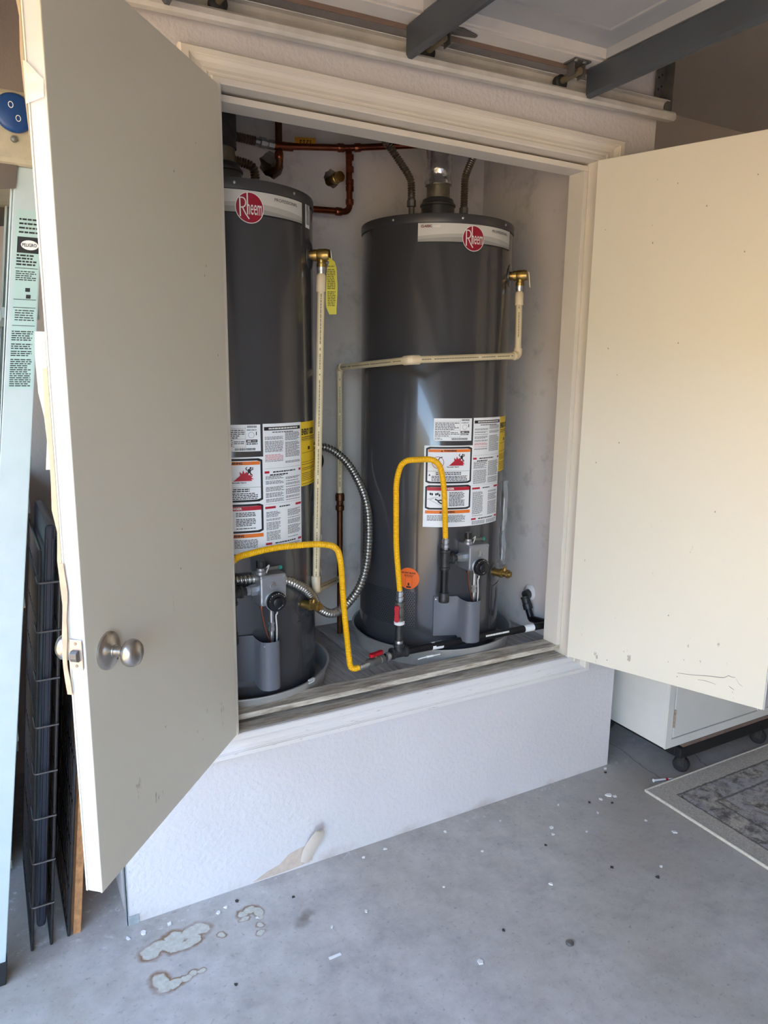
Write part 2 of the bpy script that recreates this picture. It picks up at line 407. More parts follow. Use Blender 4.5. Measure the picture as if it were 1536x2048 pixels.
def textmesh(s, bold=.02):
    if (s, bold) in _tc: return _tc[(s, bold)]
    cu = bpy.data.curves.new('txt', 'FONT'); cu.body = s; cu.resolution_u = 3; cu.offset = bold
    o = bpy.data.objects.new('txt', cu); col.objects.link(o); bpy.context.view_layer.update()
    me = o.evaluated_get(bpy.context.evaluated_depsgraph_get()).to_mesh()
    vs = [(v.co.x, v.co.y) for v in me.vertices]; fs = [tuple(p.vertices) for p in me.polygons]
    o.evaluated_get(bpy.context.evaluated_depsgraph_get()).to_mesh_clear()
    bpy.data.objects.remove(o); bpy.data.curves.remove(cu)
    x0 = min(v[0] for v in vs); x1 = max(v[0] for v in vs); y0 = min(v[1] for v in vs); y1 = max(v[1] for v in vs)
    vs = [((x-x0)/(x1-x0), (y-y0)/(y1-y0)) for x, y in vs]
    _tc[(s, bold)] = (vs, fs); return _tc[(s, bold)]
def text_uv(s, x, y, w, h, bold=.02):
    vs, fs = textmesh(s, bold); return [(x+a*w, y+b*h) for a, b in vs], fs
def dashes(x0, x1, y0, y1, n, rnd, fill=.62, ragged=.25):
    """rows of tiny word-like dashes: list of rects"""
    out = []; dy = (y1-y0)/n
    for i in range(n):
        yb = y1-dy*(i+.5+fill/2); x = x0
        if n > 5 and rnd.random() < .13: continue
        end = x1-(x1-x0)*ragged*rnd.random()*(1 if rnd.random() < .4 else .15)
        while x < end-.001:
            w = min((.004+.008*rnd.random()), end-x); out.append((x, x+w, yb, yb+dy*fill)); x += w+.0016
    return out

# ------------------------------------------------------------------ garage shell
GX0, GX1, GY0, GY1, CZ = -2.78, 3.2, -6.0, .98, 2.82
struct(MB().box((GX0, GY0, -.12), (GX1, GY1+.1, 0)).build('floor', FLOOR))
struct(MB().box((GX0-.1, GY1, 0), (GX1+.1, GY1+.1, CZ)).build('wall_back', W_GAR))
struct(MB().box((GX1, GY0-.1, 0), (GX1+.1, GY1+.1, CZ)).build('wall_right', W_GAR))
struct(MB().box((GX0-.1, GY0-.1, 0), (GX1+.1, GY0, CZ)).build('wall_near', W_GAR))
struct(MB().box((GX0-.12, GY0-.1, CZ), (GX1+.1, GY1+.1, CZ+.12)).build('ceiling', W_CEIL))
m = MB().box((GX0-.12, GY0-.1, 2.22), (GX0, GY1+.1, CZ)); m.box((GX0-.12, -.12, 0), (GX0, GY1+.1, 2.22)); m.box((GX0-.12, GY0-.1, 0), (GX0, -5.6, 2.22))
struct(m.build('wall_left', W_GAR))
struct(MB().box((-16, -14, -.16), (GX0-.12, 8, -.01)).build('driveway', DRIVE))
struct(MB().box((-11.4, -14, -.01), (-11, 8, 4.0)).build('wall_sky_blocker', SKY_BLOCK))  # unseen wall added outside to keep low horizon sky out of the garage

# ------------------------------------------------------------------ closet shell
FZ = .49
m = MB()
m.box((-1.8, 0, 0), (0, .1, .478)); m.box((-1.8, 0, 2.19), (0, .1, CZ)); m.box((-1.8, 0, .478), (-1.5, .1, 2.19)); m.box((-.235, 0, .478), (0, .1, 2.19))
wf = struct(m.build('wall_closet_front', W_WHITE))
struct(MB().box((-1.8, .1, 0), (-1.69, GY1, CZ)).build('wall_closet_left', W_WHITE))
struct(MB().box((-.17, .1, 0), (0, GY1, CZ)).build('wall_closet_right', W_WHITE))
def cutwall():
    a = MB().box((-1.69, .72, FZ-.04), (-.17, .82, CZ)).build('wall_closet_back', W_IN)
    for (x, z, r) in ((-1.083, 2.208, .043), (-.852, 2.193, .031)):
        P = [(r*(1+.12*math.sin(3*k+x*9))*math.cos(k*2*pi/18), r*(1+.1*math.cos(2*k+z*7))*math.sin(k*2*pi/18)) for k in range(18)]
        c = MB().prism(P, (x, .6, z), (1, 0, 0), (0, 0, 1), (0, .35, 0)).build('cut', W_IN)
        md = a.modifiers.new('b', 'BOOLEAN'); md.operation = 'DIFFERENCE'; md.object = c; md.solver = 'EXACT'
        bpy.context.view_layer.update(); dg = bpy.context.evaluated_depsgraph_get()
        me = bpy.data.meshes.new_from_object(a.evaluated_get(dg)); a.modifiers.clear(); a.data = me
        bpy.data.objects.remove(c)
    return a
struct(cutwall())
# liner inside the closet side walls, painted like the back
m = MB().box((-.172, .1, FZ), (-.17, .72, CZ)); struct(m.build('wall_closet_lining', W_IN))
m = MB().box((-1.69, .1, FZ-.06), (-.17, .72, FZ-.02)); cf = struct(m.build('floor_closet', PLANK))
for (x0, x1) in ((-1.69, -1.315), (-1.311, -.9375), (-.9335, -.56), (-.556, -.173)):
    MB().box((x0, .1, FZ-.02), (x1, .72, FZ)).build('plank', PLANK, cf, bevel=.0015)
# casing round the opening
ca = sroot('trim_1', 'white moulded casing round the closet opening', 'casing', (-.87, 0, .43))
IN = (-1.478, -.256, .498, 2.17); OUT = (-1.577, -.153, .43, 2.24)
prof = [(0, 0), (0, -.012), (.04, -.015), (.2, -.015), (.24, -.010), (.30, -.010), (.34, -.013), (.45, -.011), (.6, -.012), (.72, -.017), (.735, -.0195), (.76, -.0195), (.775, -.023), (.95, -.023), (1, -.017), (1, 0)]
def corner(s, sx, sz):
    return ((IN[0]+(OUT[0]-IN[0])*s if sx < 0 else IN[1]+(OUT[1]-IN[1])*s), (IN[2]+(OUT[2]-IN[2])*s if sz < 0 else IN[3]+(OUT[3]-IN[3])*s))
for nm, c0, c1, mt in (('head_casing', (-1, 1), (1, 1), TRIM), ('side_casing', (1, 1), (1, -1), TRIM), ('bottom_casing', (1, -1), (-1, -1), CASE_W), ('side_casing', (-1, -1), (-1, 1), TRIM)):
    vs = []; n = len(prof)
    for (s, y) in prof:
        for c in (c0, c1):
            p = corner(s, *c); vs.append((p[0], y-.0005, p[1]))
    fs = [(2*i, 2*i+1, 2*((i+1) % n)+1, 2*((i+1) % n)) for i in range(n)]
    fs += [tuple(range(0, 2*n, 2)), tuple(range(1, 2*n, 2))]
    MB().add(vs, fs).build(nm, mt, ca)
ja = sroot('trim_2', 'cream jamb and stop lining the closet opening', 'jamb', (-.87, .06, .478))
def frame4(x0, x1, z0, z1, t, y0, y1, nm, mats):
    for k, (a, b) in enumerate((((x0-t, y0, z1), (x1+t, y1, z1+t)), ((x0-t, y0, z0-t), (x1+t, y1, z0)), ((x0-t, y0, z0), (x0, y1, z1)), ((x1, y0, z0), (x1+t, y1, z1)))):
        MB().box(a, b).build(nm[k], mats[k], ja, bevel=.0012)
frame4(-1.482, -.252, .496, 2.172, .017, .0, .1, ('head_jamb', 'sill_board', 'side_jamb', 'side_jamb'), (TRIM, SILL, TRIM, TRIM))
frame4(-1.464, -.27, .53, 2.148, .0165, .034, .106, ('head_stop', 'sill_stop', 'side_stop', 'side_stop'), (TRIM, SILL, TRIM, TRIM))
# peeled drywall paper and corner bead on the closet front
P = spline([(-1.292, -.001, .02), (-1.285, -.006, .06), (-1.268, -.018, .10), (-1.258, -.034, .128), (-1.262, -.046, .142)], 6)
Q = spline([(-1.262, -.001, .008), (-1.243, -.008, .05), (-1.226, -.02, .09), (-1.224, -.03, .118), (-1.238, -.05, .146)], 6)
vs = []; fs = []
for a, b in zip(P, Q):
    c = (a+b)/2+Vector((0, -.006, 0)); vs += [a, c, b, a+Vector((0, .0012, .0004)), c+Vector((0, .0012, 0)), b+Vector((0, .0012, 0))]
for i in range(len(P)-1):
    o = i*6
    for k in (0, 1, 3, 4): fs.append((o+k, o+k+1, o+k+7, o+k+6))
    fs += [(o, o+3, o+9, o+6), (o+2, o+5, o+11, o+8)]
tag(MB().add(vs, fs).build('peeled_paper', M('torn drywall paper', (206, 192, 176), .8, var=.08), wf, smooth=True), 'torn strip of drywall paper curling off the wall foot', 'x'); del bpy.data.objects['peeled_paper']['category']
poly = [(-1.445, .004), (-1.40, .024), (-1.36, .034), (-1.33, .058), (-1.30, .066), (-1.27, .07), (-1.25, .05), (-1.252, .012), (-1.3, .006), (-1.38, .003)]
MB().prism(poly, (0, -.0006, 0), (1, 0, 0), (0, 0, 1), (0, .0006, 0)).build('bare_patch', M('bare drywall brown', (196, 178, 160), .85, var=.12, vs_=50), wf)
m = MB().box((-1.8025, -.0022, .0), (-1.8005, .03, .62)); m.box((-1.8025, -.0022, .0), (-1.772, -.0004, .026)); m.box((-1.8025, -.0022, .026), (-1.7985, -.0004, .62))
m.build('corner_bead', M('bare corner bead', (168, 176, 176), .5, .4, var=.15, vs_=60), wf)

# ------------------------------------------------------------------ closet doors
def mkdoor(name, label, hinge, d, n, w, z0, z1):
    """d along width from the hinge, n out of the visible (inner) face"""
    d = Vector(d).normalized(); n = Vector(n).normalized(); h = Vector((hinge[0], hinge[1], z0))
    r = sroot(name, label, 'door', tuple(h)); th = .035
    MB().obox(h-n*.003, d*(w-.003), -n*(th-.003), (0, 0, z1-z0)).build('slab_core', DOOR_EDGE, r)
    MB().obox(h, d*w, -n*.004, (0, 0, z1-z0)).build('inner_skin', DOOR, r, bevel=.002)
    MB().obox(h-n*(th-.003), d*(w-.001), -n*.003, (0, 0, z1-z0)).build('outer_skin', DOOR, r)
    for z in (.18, (z1-z0)/2, z1-z0-.18):
        p = h-n*(th+.0)+Vector((0, 0, z-.045))+d*.004
        MB().cyl(p-d*.009, p-d*.009+Vector((0, 0, .09)), .006, seg=12).build('hinge_knuckle', BRASS, r, True)
    return r, h, d, n, th
r, h, d, n, th = mkdoor('door_1', 'open cream closet door with a round satin knob, grey ladder behind it', (-1.496, -.05), (-.654, -.757, 0), (.757, -.654, 0), .635, .515, 2.156)
# knobs
kc = h+d*.568+Vector((0, 0, .981-.515))
def knob(sgn, base):
    ax = n*sgn
    ro = MB().lathe([(.0365, -.0005), (.0365, .004), (.033, .007), (.030, .0085), (.027, .010), (.016, .013), (.012, .014), (.012, .016)], base, ax, 40).build('knob_rose', KNOBM, r, True)
    k = MB().lathe([(.0095, .012), (.0095, .03), (.016, .035), (.0245, .041), (.0265, .048), (.0255, .056), (.021, .0625), (.012, .066), (.001, .067)], base, ax, 40).build('door_knob', KNOBM, r, True)
    return ro
ro = knob(1, kc)
MB().cyl(kc+n*.006-d*.012+Vector((0, 0, -.018)), kc+n*.0112-d*.012+Vector((0, 0, -.018)), .0035, seg=12).build('pin_hole', KNOBD, ro)
knob(-1, kc-n*th)
# latch plate on the free edge
pc = h+d*.635-n*.0185+Vector((0, 0, .981-.515+.016))
pl = MB().obox(pc-n*.0125-Vector((0, 0, .0285)), n*.025, d*.0016, (0, 0, .057)).build('latch_plate', M('scuffed latch steel', (190, 176, 164), .45, .6, var=.1, vs_=80), r, bevel=.0007)
MB().prism([(0, -.0095), (.004, -.0115), (.010, -.009), (.0125, -.003), (.012, .006), (.007, .0105), (0, .0105)], pc-n*.0065-Vector((0, 0, .001)), d, (0, 0, 1), n*.014).build('latch_bolt', GALVD, pl, bevel=.001)
for z in (-.021, .021): MB().cyl(pc+Vector((0, 0, z))+d*.001, pc+Vector((0, 0, z))+d*.0024, .0034, .0028, 12).build('screw', GALV, pl)
# split wood strip, peeled skin and tape on the outer side
o0 = h+d*.635-n*(th+.0005)
pts = [(.0, -.10, 0), (.002, 0, .001), (.002, .05, .003), (.001, .10, .002), (-.002, .16, .003)]
m = MB(); ps = [o0+Vector((0, 0, .405+.245*t)) + d*(.0018+.0018*math.sin(t*5)) - n*(.002+.0035*math.sin(t*6)) for t in [i/14 for i in range(15)]]
vs = []; fs = []
for i, p in enumerate(ps):
    w = .0065+.0012*math.sin(i*1.3); vs += [p-n*.003, p+n*w, p+n*w+d*.0016, p-n*.003+d*.0016]
for i in range(len(ps)-1):
    for k in range(4): fs.append((i*4+k, i*4+(k+1) % 4, i*4+4+(k+1) % 4, i*4+4+k))
fs += [(0, 1, 2, 3), tuple(len(vs)-4+k for k in (3, 2, 1, 0))]
m.add(vs, fs).build('split_wood_strip', WOODSPL, r)
def peel(zs, offs, wid, mat, nm):
    """skin lifting off the outer face along the free edge"""
    vs = []; fs = []
    for z, q in zip(zs, offs):
        b = h+d*.634-n*(th+.0006)+Vector((0, 0, z-.515)); t = b-n*q*.9+d*q*.25
        vs += [b-d*wid, b-d*wid*.4-n*q*.35, t, t+d*.001+n*.001, b+d*.0005+n*.0004]
    for i in range(len(zs)-1):
        for k in range(4): fs.append((i*5+k, i*5+k+1, i*5+k+6, i*5+k+5))
    return MB().add(vs, fs).build(nm, mat, r, smooth=True)
peel([1.86, 1.92, 1.98, 2.03, 2.08, 2.12, 2.156], [.001, .004, .006, .003, .010, .018, .026], .03, VENEER, 'lifted_door_skin')
peel([1.02, 1.10, 1.17, 1.22, 1.26, 1.30, 1.34, 1.42, 1.50], [.001, .005, .008, .004, .011, .009, .008, .011, .008], .03, VENEER, 'lifted_door_skin')
peel([1.33, 1.38, 1.42, 1.46, 1.52, 1.56], [.016, .010, .012, .019, .020, .017], .02, TAPE, 'loose_tape')
m = MB(); b = h+d*.6365-n*(th+.001)+Vector((0, 0, 1.905-.515))
m.prism([(0, 0), (.032, .008), (.034, .032), (.006, .06), (0, .062)], b, n, (0, 0, 1), d*.0004).build('tape_patch', TAPE, r)
rr = mkdoor('door_2', 'open cream closet door scuffed along its foot, metal cabinet below it', (-.288, -.04), (.363, -.932, 0), (-.932, -.363, 0), .637, .518, 2.160)
MB().obox(rr[1]+rr[2]*.637-rr[3]*.001, rr[2]*.004, -rr[3]*.033, (0, 0, 1.642)).build('edge_strip', DOOR_EDGE, rr[0], bevel=.0018)

def crack(pts, w):
    h_, d_, n_ = rr[1], rr[2], rr[3]; vs = []; fs = []
    for i, (u, z) in enumerate(pts):
        q = w*(.5+.5*math.sin(pi*(i+.6)/len(pts))); p = h_+d_*u+Vector((0, 0, z))+n_*.0003; vs += [p-Vector((0, 0, q)), p+Vector((0, 0, q))]
    for i in range(len(pts)-1): fs.append((2*i, 2*i+2, 2*i+3, 2*i+1))
    MB().add(vs, fs).build('paint_crack', M('crack brown', (96, 84, 72), .8), rr[0])
crack([(.382, .046), (.428, .053), (.48, .064), (.509, .068), (.521, .071), (.533, .081), (.543, .079), (.553, .081)], .0009)
crack([(.445, .042), (.467, .045), (.485, .044), (.5, .042)], .0006); crack([(.537, .048), (.544, .044), (.553, .040)], .0009); crack([(.555, .078), (.565, .063), (.575, .058)], .0005)

# ------------------------------------------------------------------ water heaters
RT = .264
def heater(name, label, loc, rot, variant):
    R = thing(name, label, 'water heater', loc, 'tall gas water heaters in the closet', math.radians(rot), local=True)
    zb = loc[2]; H = lambda z: z-zb; rnd = random.Random(5)
    top = H(1.996)
    j = MB().lathe([(RT-.012, 0), (RT-.004, .0), (RT, .006), (RT, top-.02), (RT-.002, top-.016)], (0, 0, 0), (0, 0, 1), 160).build('tank_jacket', TANK, R, True, angle=math.radians(30))
    MB().lathe([(RT+.0022, top-.026), (RT+.003, top-.024), (RT+.003, top-.002), (RT+.001, top+.002), (RT-.02, top+.006), (.08, top+.012), (.0, top+.013)], (0, 0, 0), (0, 0, 1), 160).build('top_cap', TANK_CAP, R, True, angle=math.radians(30))
    def radial(r, a, z): return Vector((r*math.cos(math.radians(a)), r*math.sin(math.radians(a)), z))
    def dirr(a): return Vector((math.cos(math.radians(a)), math.sin(math.radians(a)), 0))
    for a in (-205, -155, -105, -65, -20): MB().lathe([(.0042, 0), (.0038, .0018), (.002, .003), (0, .0032)], radial(RT+.0028, a, top-.012), dirr(a), 10).build('cap_screw', STEEL, R, True)
    # brand band
    b0, b1, z0, z1 = -136, -56, H(1.912), H(1.968)
    e0 = RT+.0006
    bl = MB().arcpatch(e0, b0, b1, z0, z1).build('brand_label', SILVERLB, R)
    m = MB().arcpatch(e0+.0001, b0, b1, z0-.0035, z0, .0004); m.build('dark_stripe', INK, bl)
    m = MB(); N = 40; L = math.radians(b1-b0)*e0
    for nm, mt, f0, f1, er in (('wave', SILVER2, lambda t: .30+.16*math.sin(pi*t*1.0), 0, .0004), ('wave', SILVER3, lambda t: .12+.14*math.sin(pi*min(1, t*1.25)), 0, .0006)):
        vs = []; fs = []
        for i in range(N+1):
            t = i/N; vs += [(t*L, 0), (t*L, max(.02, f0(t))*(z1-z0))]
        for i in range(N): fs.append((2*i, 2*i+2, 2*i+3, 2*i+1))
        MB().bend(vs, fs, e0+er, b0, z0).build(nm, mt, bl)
    vs, fs = text_uv('PROFESSIONAL', 0, 0, .088, .0085); MB().bend(vs, fs, e0+.0008, -80.5, H(1.951)).build('lettering', INKG, bl)
    if variant == 'R':
        vs, fs = text_uv('CLASSIC', 0, 0, .036, .008, .05); MB().bend(vs, fs, e0+.0008, -134, H(1.9545)).build('lettering', M('maroon ink', (104, 18, 34), .5), bl)
        vs, fs = text_uv('SERIES', 0, 0, .024, .0065); MB().bend(vs, fs, e0+.0008, -125.5, H(1.9545)).build('lettering', INKW, bl)
    # round badge
    def rdisc(r, rr, aa, zz_, n=40, q=5):
        vs = [(0, 0)]+[(r*i/q*math.cos(2*pi*k/n), r*i/q*math.sin(2*pi*k/n)) for i in range(1, q+1) for k in range(n)]
        fs = [(0, k+1, (k+1) % n+1) for k in range(n)]+[(1+i*n+k, 1+(i+1)*n+k, 1+(i+1)*n+(k+1) % n, 1+i*n+(k+1) % n) for i in range(q-1) for k in range(n)]
        return MB().bend(vs, fs, rr, aa, zz_)
    br = .0395; ba, bz = -96.4, H(1.925); bb = e0+.0012
    def disc(r, rr, n=40):
        return rdisc(r, rr, ba, bz, n)
    bd = disc(br, bb).build('brand_badge', INKW, R); disc(br*.95, bb+.0003).build('badge_face', BADGE, bd)
    def stroke(pts, w):
        vs = []; fs = []
        for i, p in enumerate(pts):
            a = pts[max(0, i-1)]; c = pts[min(len(pts)-1, i+1)]; dx, dy = c[0]-a[0], c[1]-a[1]; l = math.hypot(dx, dy)
            vs += [((p[0]-dy/l*w)*br, (p[1]+dx/l*w)*br), ((p[0]+dy/l*w)*br, (p[1]-dx/l*w)*br)]
        for i in range(len(pts)-1): fs.append((2*i, 2*i+1, 2*i+3, 2*i+2))
        return vs, fs
    m = MB()
    bowl = [(-.72, .60), (-.50, .60)]+[(-.50+.22*math.sin(k*pi/8), .30+.30*math.cos(k*pi/8)) for k in range(1, 8)]+[(-.50, .0), (-.62, -.02)]
    for pts, w in (([(-.68, .60), (-.66, -.60)], .045), (bowl, .04), ([(-.50, -.02), (-.30, -.40), (-.06, -.72)], .04), ([(-.17, .95), (-.16, -.44)], .042)):
        vs, fs = stroke(pts, w); m.bend(vs, fs, bb+.0006, ba, bz)
    vs, fs = text_uv('n', 0, 0, 1, 1)
    vs, fs = text_uv('neem', -.19*br, -.44*br, 1.05*br, .66*br, .0); m.bend(vs, fs, bb+.0006, ba, bz)
    m.build('badge_lettering', INKW, bd)
    if variant == 'L':
        bc = MB().arcpatch(e0, -51, -44, H(1.907), H(1.978)).build('barcode_sticker', PAPER, R)
        m = MB(); z = H(1.974)
        for k in range(22):
            w = rnd.choice((.0008, .0014, .002)); m.arcpatch(e0+.0004, -50, -45.2 if k > 5 else -46.2, z-w, z, .0002); z -= w+.0012
        m.build('barcode', INK, bc)
    # rating plate label
    def rect(m, ap, x0, x1, y0, y1, a0, zz, lift): m.arcpatch(e0+lift, a0+math.degrees(x0/e0), a0+math.degrees(x1/e0), zz+y0, zz+y1, .00015)
    def dsh(parent, nm, mat, a0, zz, specs, lift=.0005):
        m = MB()
        for (x0, x1, y0, y1, n, fill) in specs:
            for q in dashes(x0, x1, y0, y1, n, rnd, fill): rect(m, 0, q[0], q[1], q[2], q[3], a0, zz, lift)
        m.build(nm, mat, parent)
    a0, zz = -121.6, H(1.278); Wd = math.radians(28.9)*e0; Hh = .075
    rl = MB().arcpatch(e0, a0, a0+28.9, zz, zz+Hh).build('rating_label', PAPER, R)
    dsh(rl, 'small_print', INKG, a0, zz, [(.004, .088, .036, .062, 5, .55), (.004, .055, .014, .034, 4, .5), (.058, .088, .02, .03, 2, .5), (.092, .125, .018, .024, 1, .6), (.004, .03, .004, .011, 2, .5), (.094, .122, .058, .062, 1, .6)])
    m = MB()
    for (x0, x1, y0, y1) in ((.003, .09, .0645, .065), (.003, .09, .035, .0354), (.057, .0574, .012, .035), (.09, .0904, .004, .071), (.003, .09, .0125, .0129), (.12, .1225, .045, .055)): rect(m, 0, x0, x1, y0, y1, a0, zz, .0005)
    x = .06
    while x < .118: w = rnd.choice((.0008, .0014, .002)); rect(m, 0, x, x+w, .003, .0095, a0, zz, .0005); x += w+.001
    x = .095
    while x < .122: w = rnd.choice((.0007, .0012)); rect(m, 0, x, x+w, .066, .072, a0, zz, .0005); x += w+.0009
    rect(m, 0, .092, .124, .025, .033, a0, zz, .0005); m.build('rules_and_bars', INK, rl)
    n = 20; ring = [((.107+q*math.cos(2*pi*k/n)), .046+q*math.sin(2*pi*k/n)) for q in (.0085, .0078) for k in range(n)]
    MB().bend(ring, [(k, (k+1) % n, (k+1) % n+n, k+n) for k in range(n)], e0+.0006, a0, zz).add([], []).build('seal', INK, rl)
    m = MB(); rect(m, 0, .095, .106, .0272, .0308, a0, zz, .0008); rect(m, 0, .109, .121, .0282, .0298, a0, zz, .0008); m.build('white_print', INKW, rl)
    # warning panel
    a0, zz = -128.1, H(.983); Wd = math.radians(37.0)*e0
    wl = MB().arcpatch(e0, a0, -91.2, zz, zz+.279).build('warning_label', PAPER, R)
    k1 = MB(); kw = MB(); ko = MB(); kr = MB()
    def rrect(m, x0, x1, y0, y1, rad, lift):
        pts = []
        for cx, cy, s in ((x1-rad, y1-rad, 0), (x0+rad, y1-rad, 1), (x0+rad, y0+rad, 2), (x1-rad, y0+rad, 3)):
            for k in range(5): q = (s+k/4)*pi/2; pts.append((cx+rad*math.cos(q), cy+rad*math.sin(q)))
        # strips between left and right halves, subdivided along x for the bend
        N = 14; ys = []
        vs = []; fs = []
        for i in range(N+1):
            x = x0+(x1-x0)*i/N; q = 0
            dx = max(0, x0+rad-x, x-(x1-rad)); q = rad-math.sqrt(max(0, rad*rad-dx*dx)); vs += [(x, y0+q), (x, y1-q)]
        for i in range(N): fs.append((2*i, 2*i+2, 2*i+3, 2*i+1))
        m.bend(vs, fs, e0+lift, a0, zz)
    rrect(k1, .006, Wd-.003, .151, .275, .005, .0005); rrect(kw, .0122, Wd-.0092, .1572, .2688, .003, .0008)
    rrect(k1, .006, Wd-.003, .061, .145, .005, .0005); rrect(kw, .0122, Wd-.0092, .0672, .1388, .003, .0008)
    rect(ko, 0, .014, Wd-.011, .257, .2665, a0, zz, .0011); ko2 = MB(); rect(ko2, 0, .007, Wd-.004, .047, .058, a0, zz, .0005); ko2.build('orange_banner', INKO, wl); rect(kr, 0, .0125, Wd-.0095, .1265, .1385, a0, zz, .0011)
    k1.build('black_frame', INK, wl); kw.build('white_field', PAPER, wl); ko.build('orange_banner', INKO, wl); kr.build('red_banner', INKR, wl)
    m = MB()
    for s, x, y, w, hh in (('WARNING', .066, .2585, .044, .0068), ('WARNING', .066, .049, .044, .0072), ('Flammable Vapors', .078, .2045, .042, .0045)):
        vs, fs = text_uv(s, x, y, w, hh, .045); m.bend(vs, fs, e0+.0015, a0, zz)
    for x, y, s in ((.056, .2585, .0068), (.056, .049, .0072), (.016, .177, .007)): m.bend([(x, y), (x+s, y), (x+s/2, y+s)], [(0, 1, 2)], e0+.0015, a0, zz)
    rect(m, 0, .0125, Wd-.0095, .1925, .1932, a0, zz, .0011)
    for q in dashes(.04, .13, .1795, .1905, 2, rnd, .55)+dashes(.026, .152, .1585, .178, 4, rnd, .5, .1): rect(m, 0, *q, a0, zz, .0011)
    for q in dashes(.088, .145, .072, .122, 11, rnd, .5)+dashes(.014, .07, .022, .042, 5, rnd, .45)+dashes(.082, .15, .016, .042, 7, rnd, .45): rect(m, 0, *q, a0, zz, .0011)
    # running figure, gas can, hot-water pictogram
    def blob(cx, cy, rx, ry, n=12): m.bend([(cx+rx*math.cos(2*pi*k/n), cy+ry*math.sin(2*pi*k/n)) for k in range(n)], [tuple(range(n))], e0+.0017, a0, zz)
    def st(pts, w): vs, fs = stroke([(p[0]/br, p[1]/br) for p in pts], w/br); m.bend(vs, fs, e0+.0017, a0, zz)
    fx, fy = .127, .236
    blob(fx+.006, fy+.012, .003, .003); blob(fx+.002, fy+.004, .005, .006); st([(fx-.004, fy+.006), (fx-.008, fy+.011), (fx-.004, fy+.015)], .0014); st([(fx+.006, fy+.006), (fx+.012, fy+.008), (fx+.012, fy+.014)], .0014); st([(fx, fy), (fx-.003, fy-.006), (fx, fy-.012)], .0018); st([(fx+.004, fy), (fx+.007, fy-.006), (fx+.011, fy-.009)], .0018)
    blob(.047, .216, .007, .009); st([(.045, .224), (.052, .238), (.062, .241)], .0015)
    for x in (.024, .03, .043, .049, .055): blob(x, .113+.003*math.sin(x*300), .003, .0045)
    st([(.04, .098), (.05, .092), (.06, .094), (.072, .09)], .0022); st([(.05, .09), (.058, .084), (.068, .08)], .0022); st([(.014, .096), (.036, .103), (.05, .104)], .0004); st([(.022, .095), (.06, .076)], .0004); st([(.022, .095), (.036, .1)], .0004)
    m.build('black_print', INK, wl)
    m = MB(); vs, fs = text_uv('DANGER', .064, .129, .042, .0072, .04); m.bend(vs, fs, e0+.0015, a0, zz); m.build('white_lettering', INKW, wl)
    m = MB(); ring = [(.047+q*math.cos(2*pi*k/24), .222+q*math.sin(2*pi*k/24)) for q in (.0205, .0188) for k in range(24)]
    m.bend(ring, [(k, (k+1) % 24, (k+1) % 24+24, k+24) for k in range(24)], e0+.0014, a0, zz)
    fl = [(.083, .2115), (.138, .2115), (.134, .216), (.142, .216), (.134, .2215), (.14, .224), (.132, .2265), (.138, .232), (.128, .2275), (.122, .238), (.116, .233), (.112, .243), (.109, .232), (.102, .239), (.103, .2275), (.094, .22), (.09, .216)]
    m.bend(fl, [tuple(range(len(fl)))], e0+.0027, a0, zz); m.build('red_print', INKR, wl)
    # instruction panel
    a0, zz = -91.2, H(.983); Wd = math.radians(31.0)*e0
    il = MB().arcpatch(e0, a0, a0+31, zz, zz+.371).build('instruction_label', PAPER, R)
    m = MB(); rect(m, 0, .004, Wd-.004, .352, .362, a0, zz, .0005)
    for y in (.231, .128): m2 = MB(); rect(m2, 0, .003, Wd-.003, y+.012, y+.0124, a0, zz, .0005); m2.build('rule', INK, il)
    for s, x, y, w in (('TO THE GAS WATER HEATER', .032, .2365, .082), ('LIGHTING INSTRUCTIONS', .048, .1335, .052), ('TO TURN OFF GAS TO APPLIANCE', .03, .0245, .09)): vs, fs = text_uv('i'*3, 0, 0, 1, 1)
    m.build('header_bar', INK, il)
    c0, c1, c2, c3 = .006, Wd*.47, Wd*.52, Wd-.006
    dsh(il, 'small_print', INKG, a0, zz, [(c0, c1, .29, .335, 14, .5), (c0, c1, .262, .268, 2, .5), (c2, c3, .255, .345, 26, .5), (c0, c1, .145, .222, 22, .5), (c2, c3, .145, .222, 22, .5), (c0, c1*.8, .032, .118, 25, .5), (c2+.006, c3, .032, .118, 25, .5), (c0, c1, .003, .016, 4, .5), (c2, c3, .003, .016, 4, .5), (.03, Wd-.02, .3445, .3485, 1, .7)])
    dsh(il, 'heading_print', INK, a0, zz, [(.03, Wd-.028, .2305, .2345, 1, .9), (.05, Wd-.05, .1275, .1315, 1, .9), (.034, Wd-.03, .0205, .0245, 1, .9), (.02, Wd-.06, .222, .2265, 1, .8)])
    dsh(il, 'red_print', INKR, a0, zz, [(c0, c1, .268, .287, 6, .4)])
    for y, w0, w1 in ((.2295, .015, .01), (.1265, .034, .026), (.0195, .02, .016)):
        for xa, xb in ((.003, .003+w0), (Wd-.003-w1, Wd-.003)):
            m = MB(); rect(m, 0, xa, xb, y, y+.0065, a0, zz, .0006); m.build('red_bar', INKR, il)
    vs, fs = text_uv('iiiiiiiiii', 0, 0, 1, 1)
    hb = MB()
    for q in dashes(.018, Wd-.012, .3545, .3595, 1, rnd, .8): rect(hb, 0, *q, a0, zz, .0009)
    hb.build('header_lettering', INKW, il)
    # energy label
    a0, zz = -60.0, H(1.16)
    en = MB().arcpatch(e0, a0, a0+27, zz, zz+.193).build('energy_label', YLAB, R)
    m = MB(); vs, fs = text_uv('ENERGY', .004, .154, .05, .019, .05); m.bend(vs, fs, e0+.0006, a0, zz); vs, fs = text_uv('GUIDE', .058, .154, .042, .019, .05); m.bend(vs, fs, e0+.0006, a0, zz)
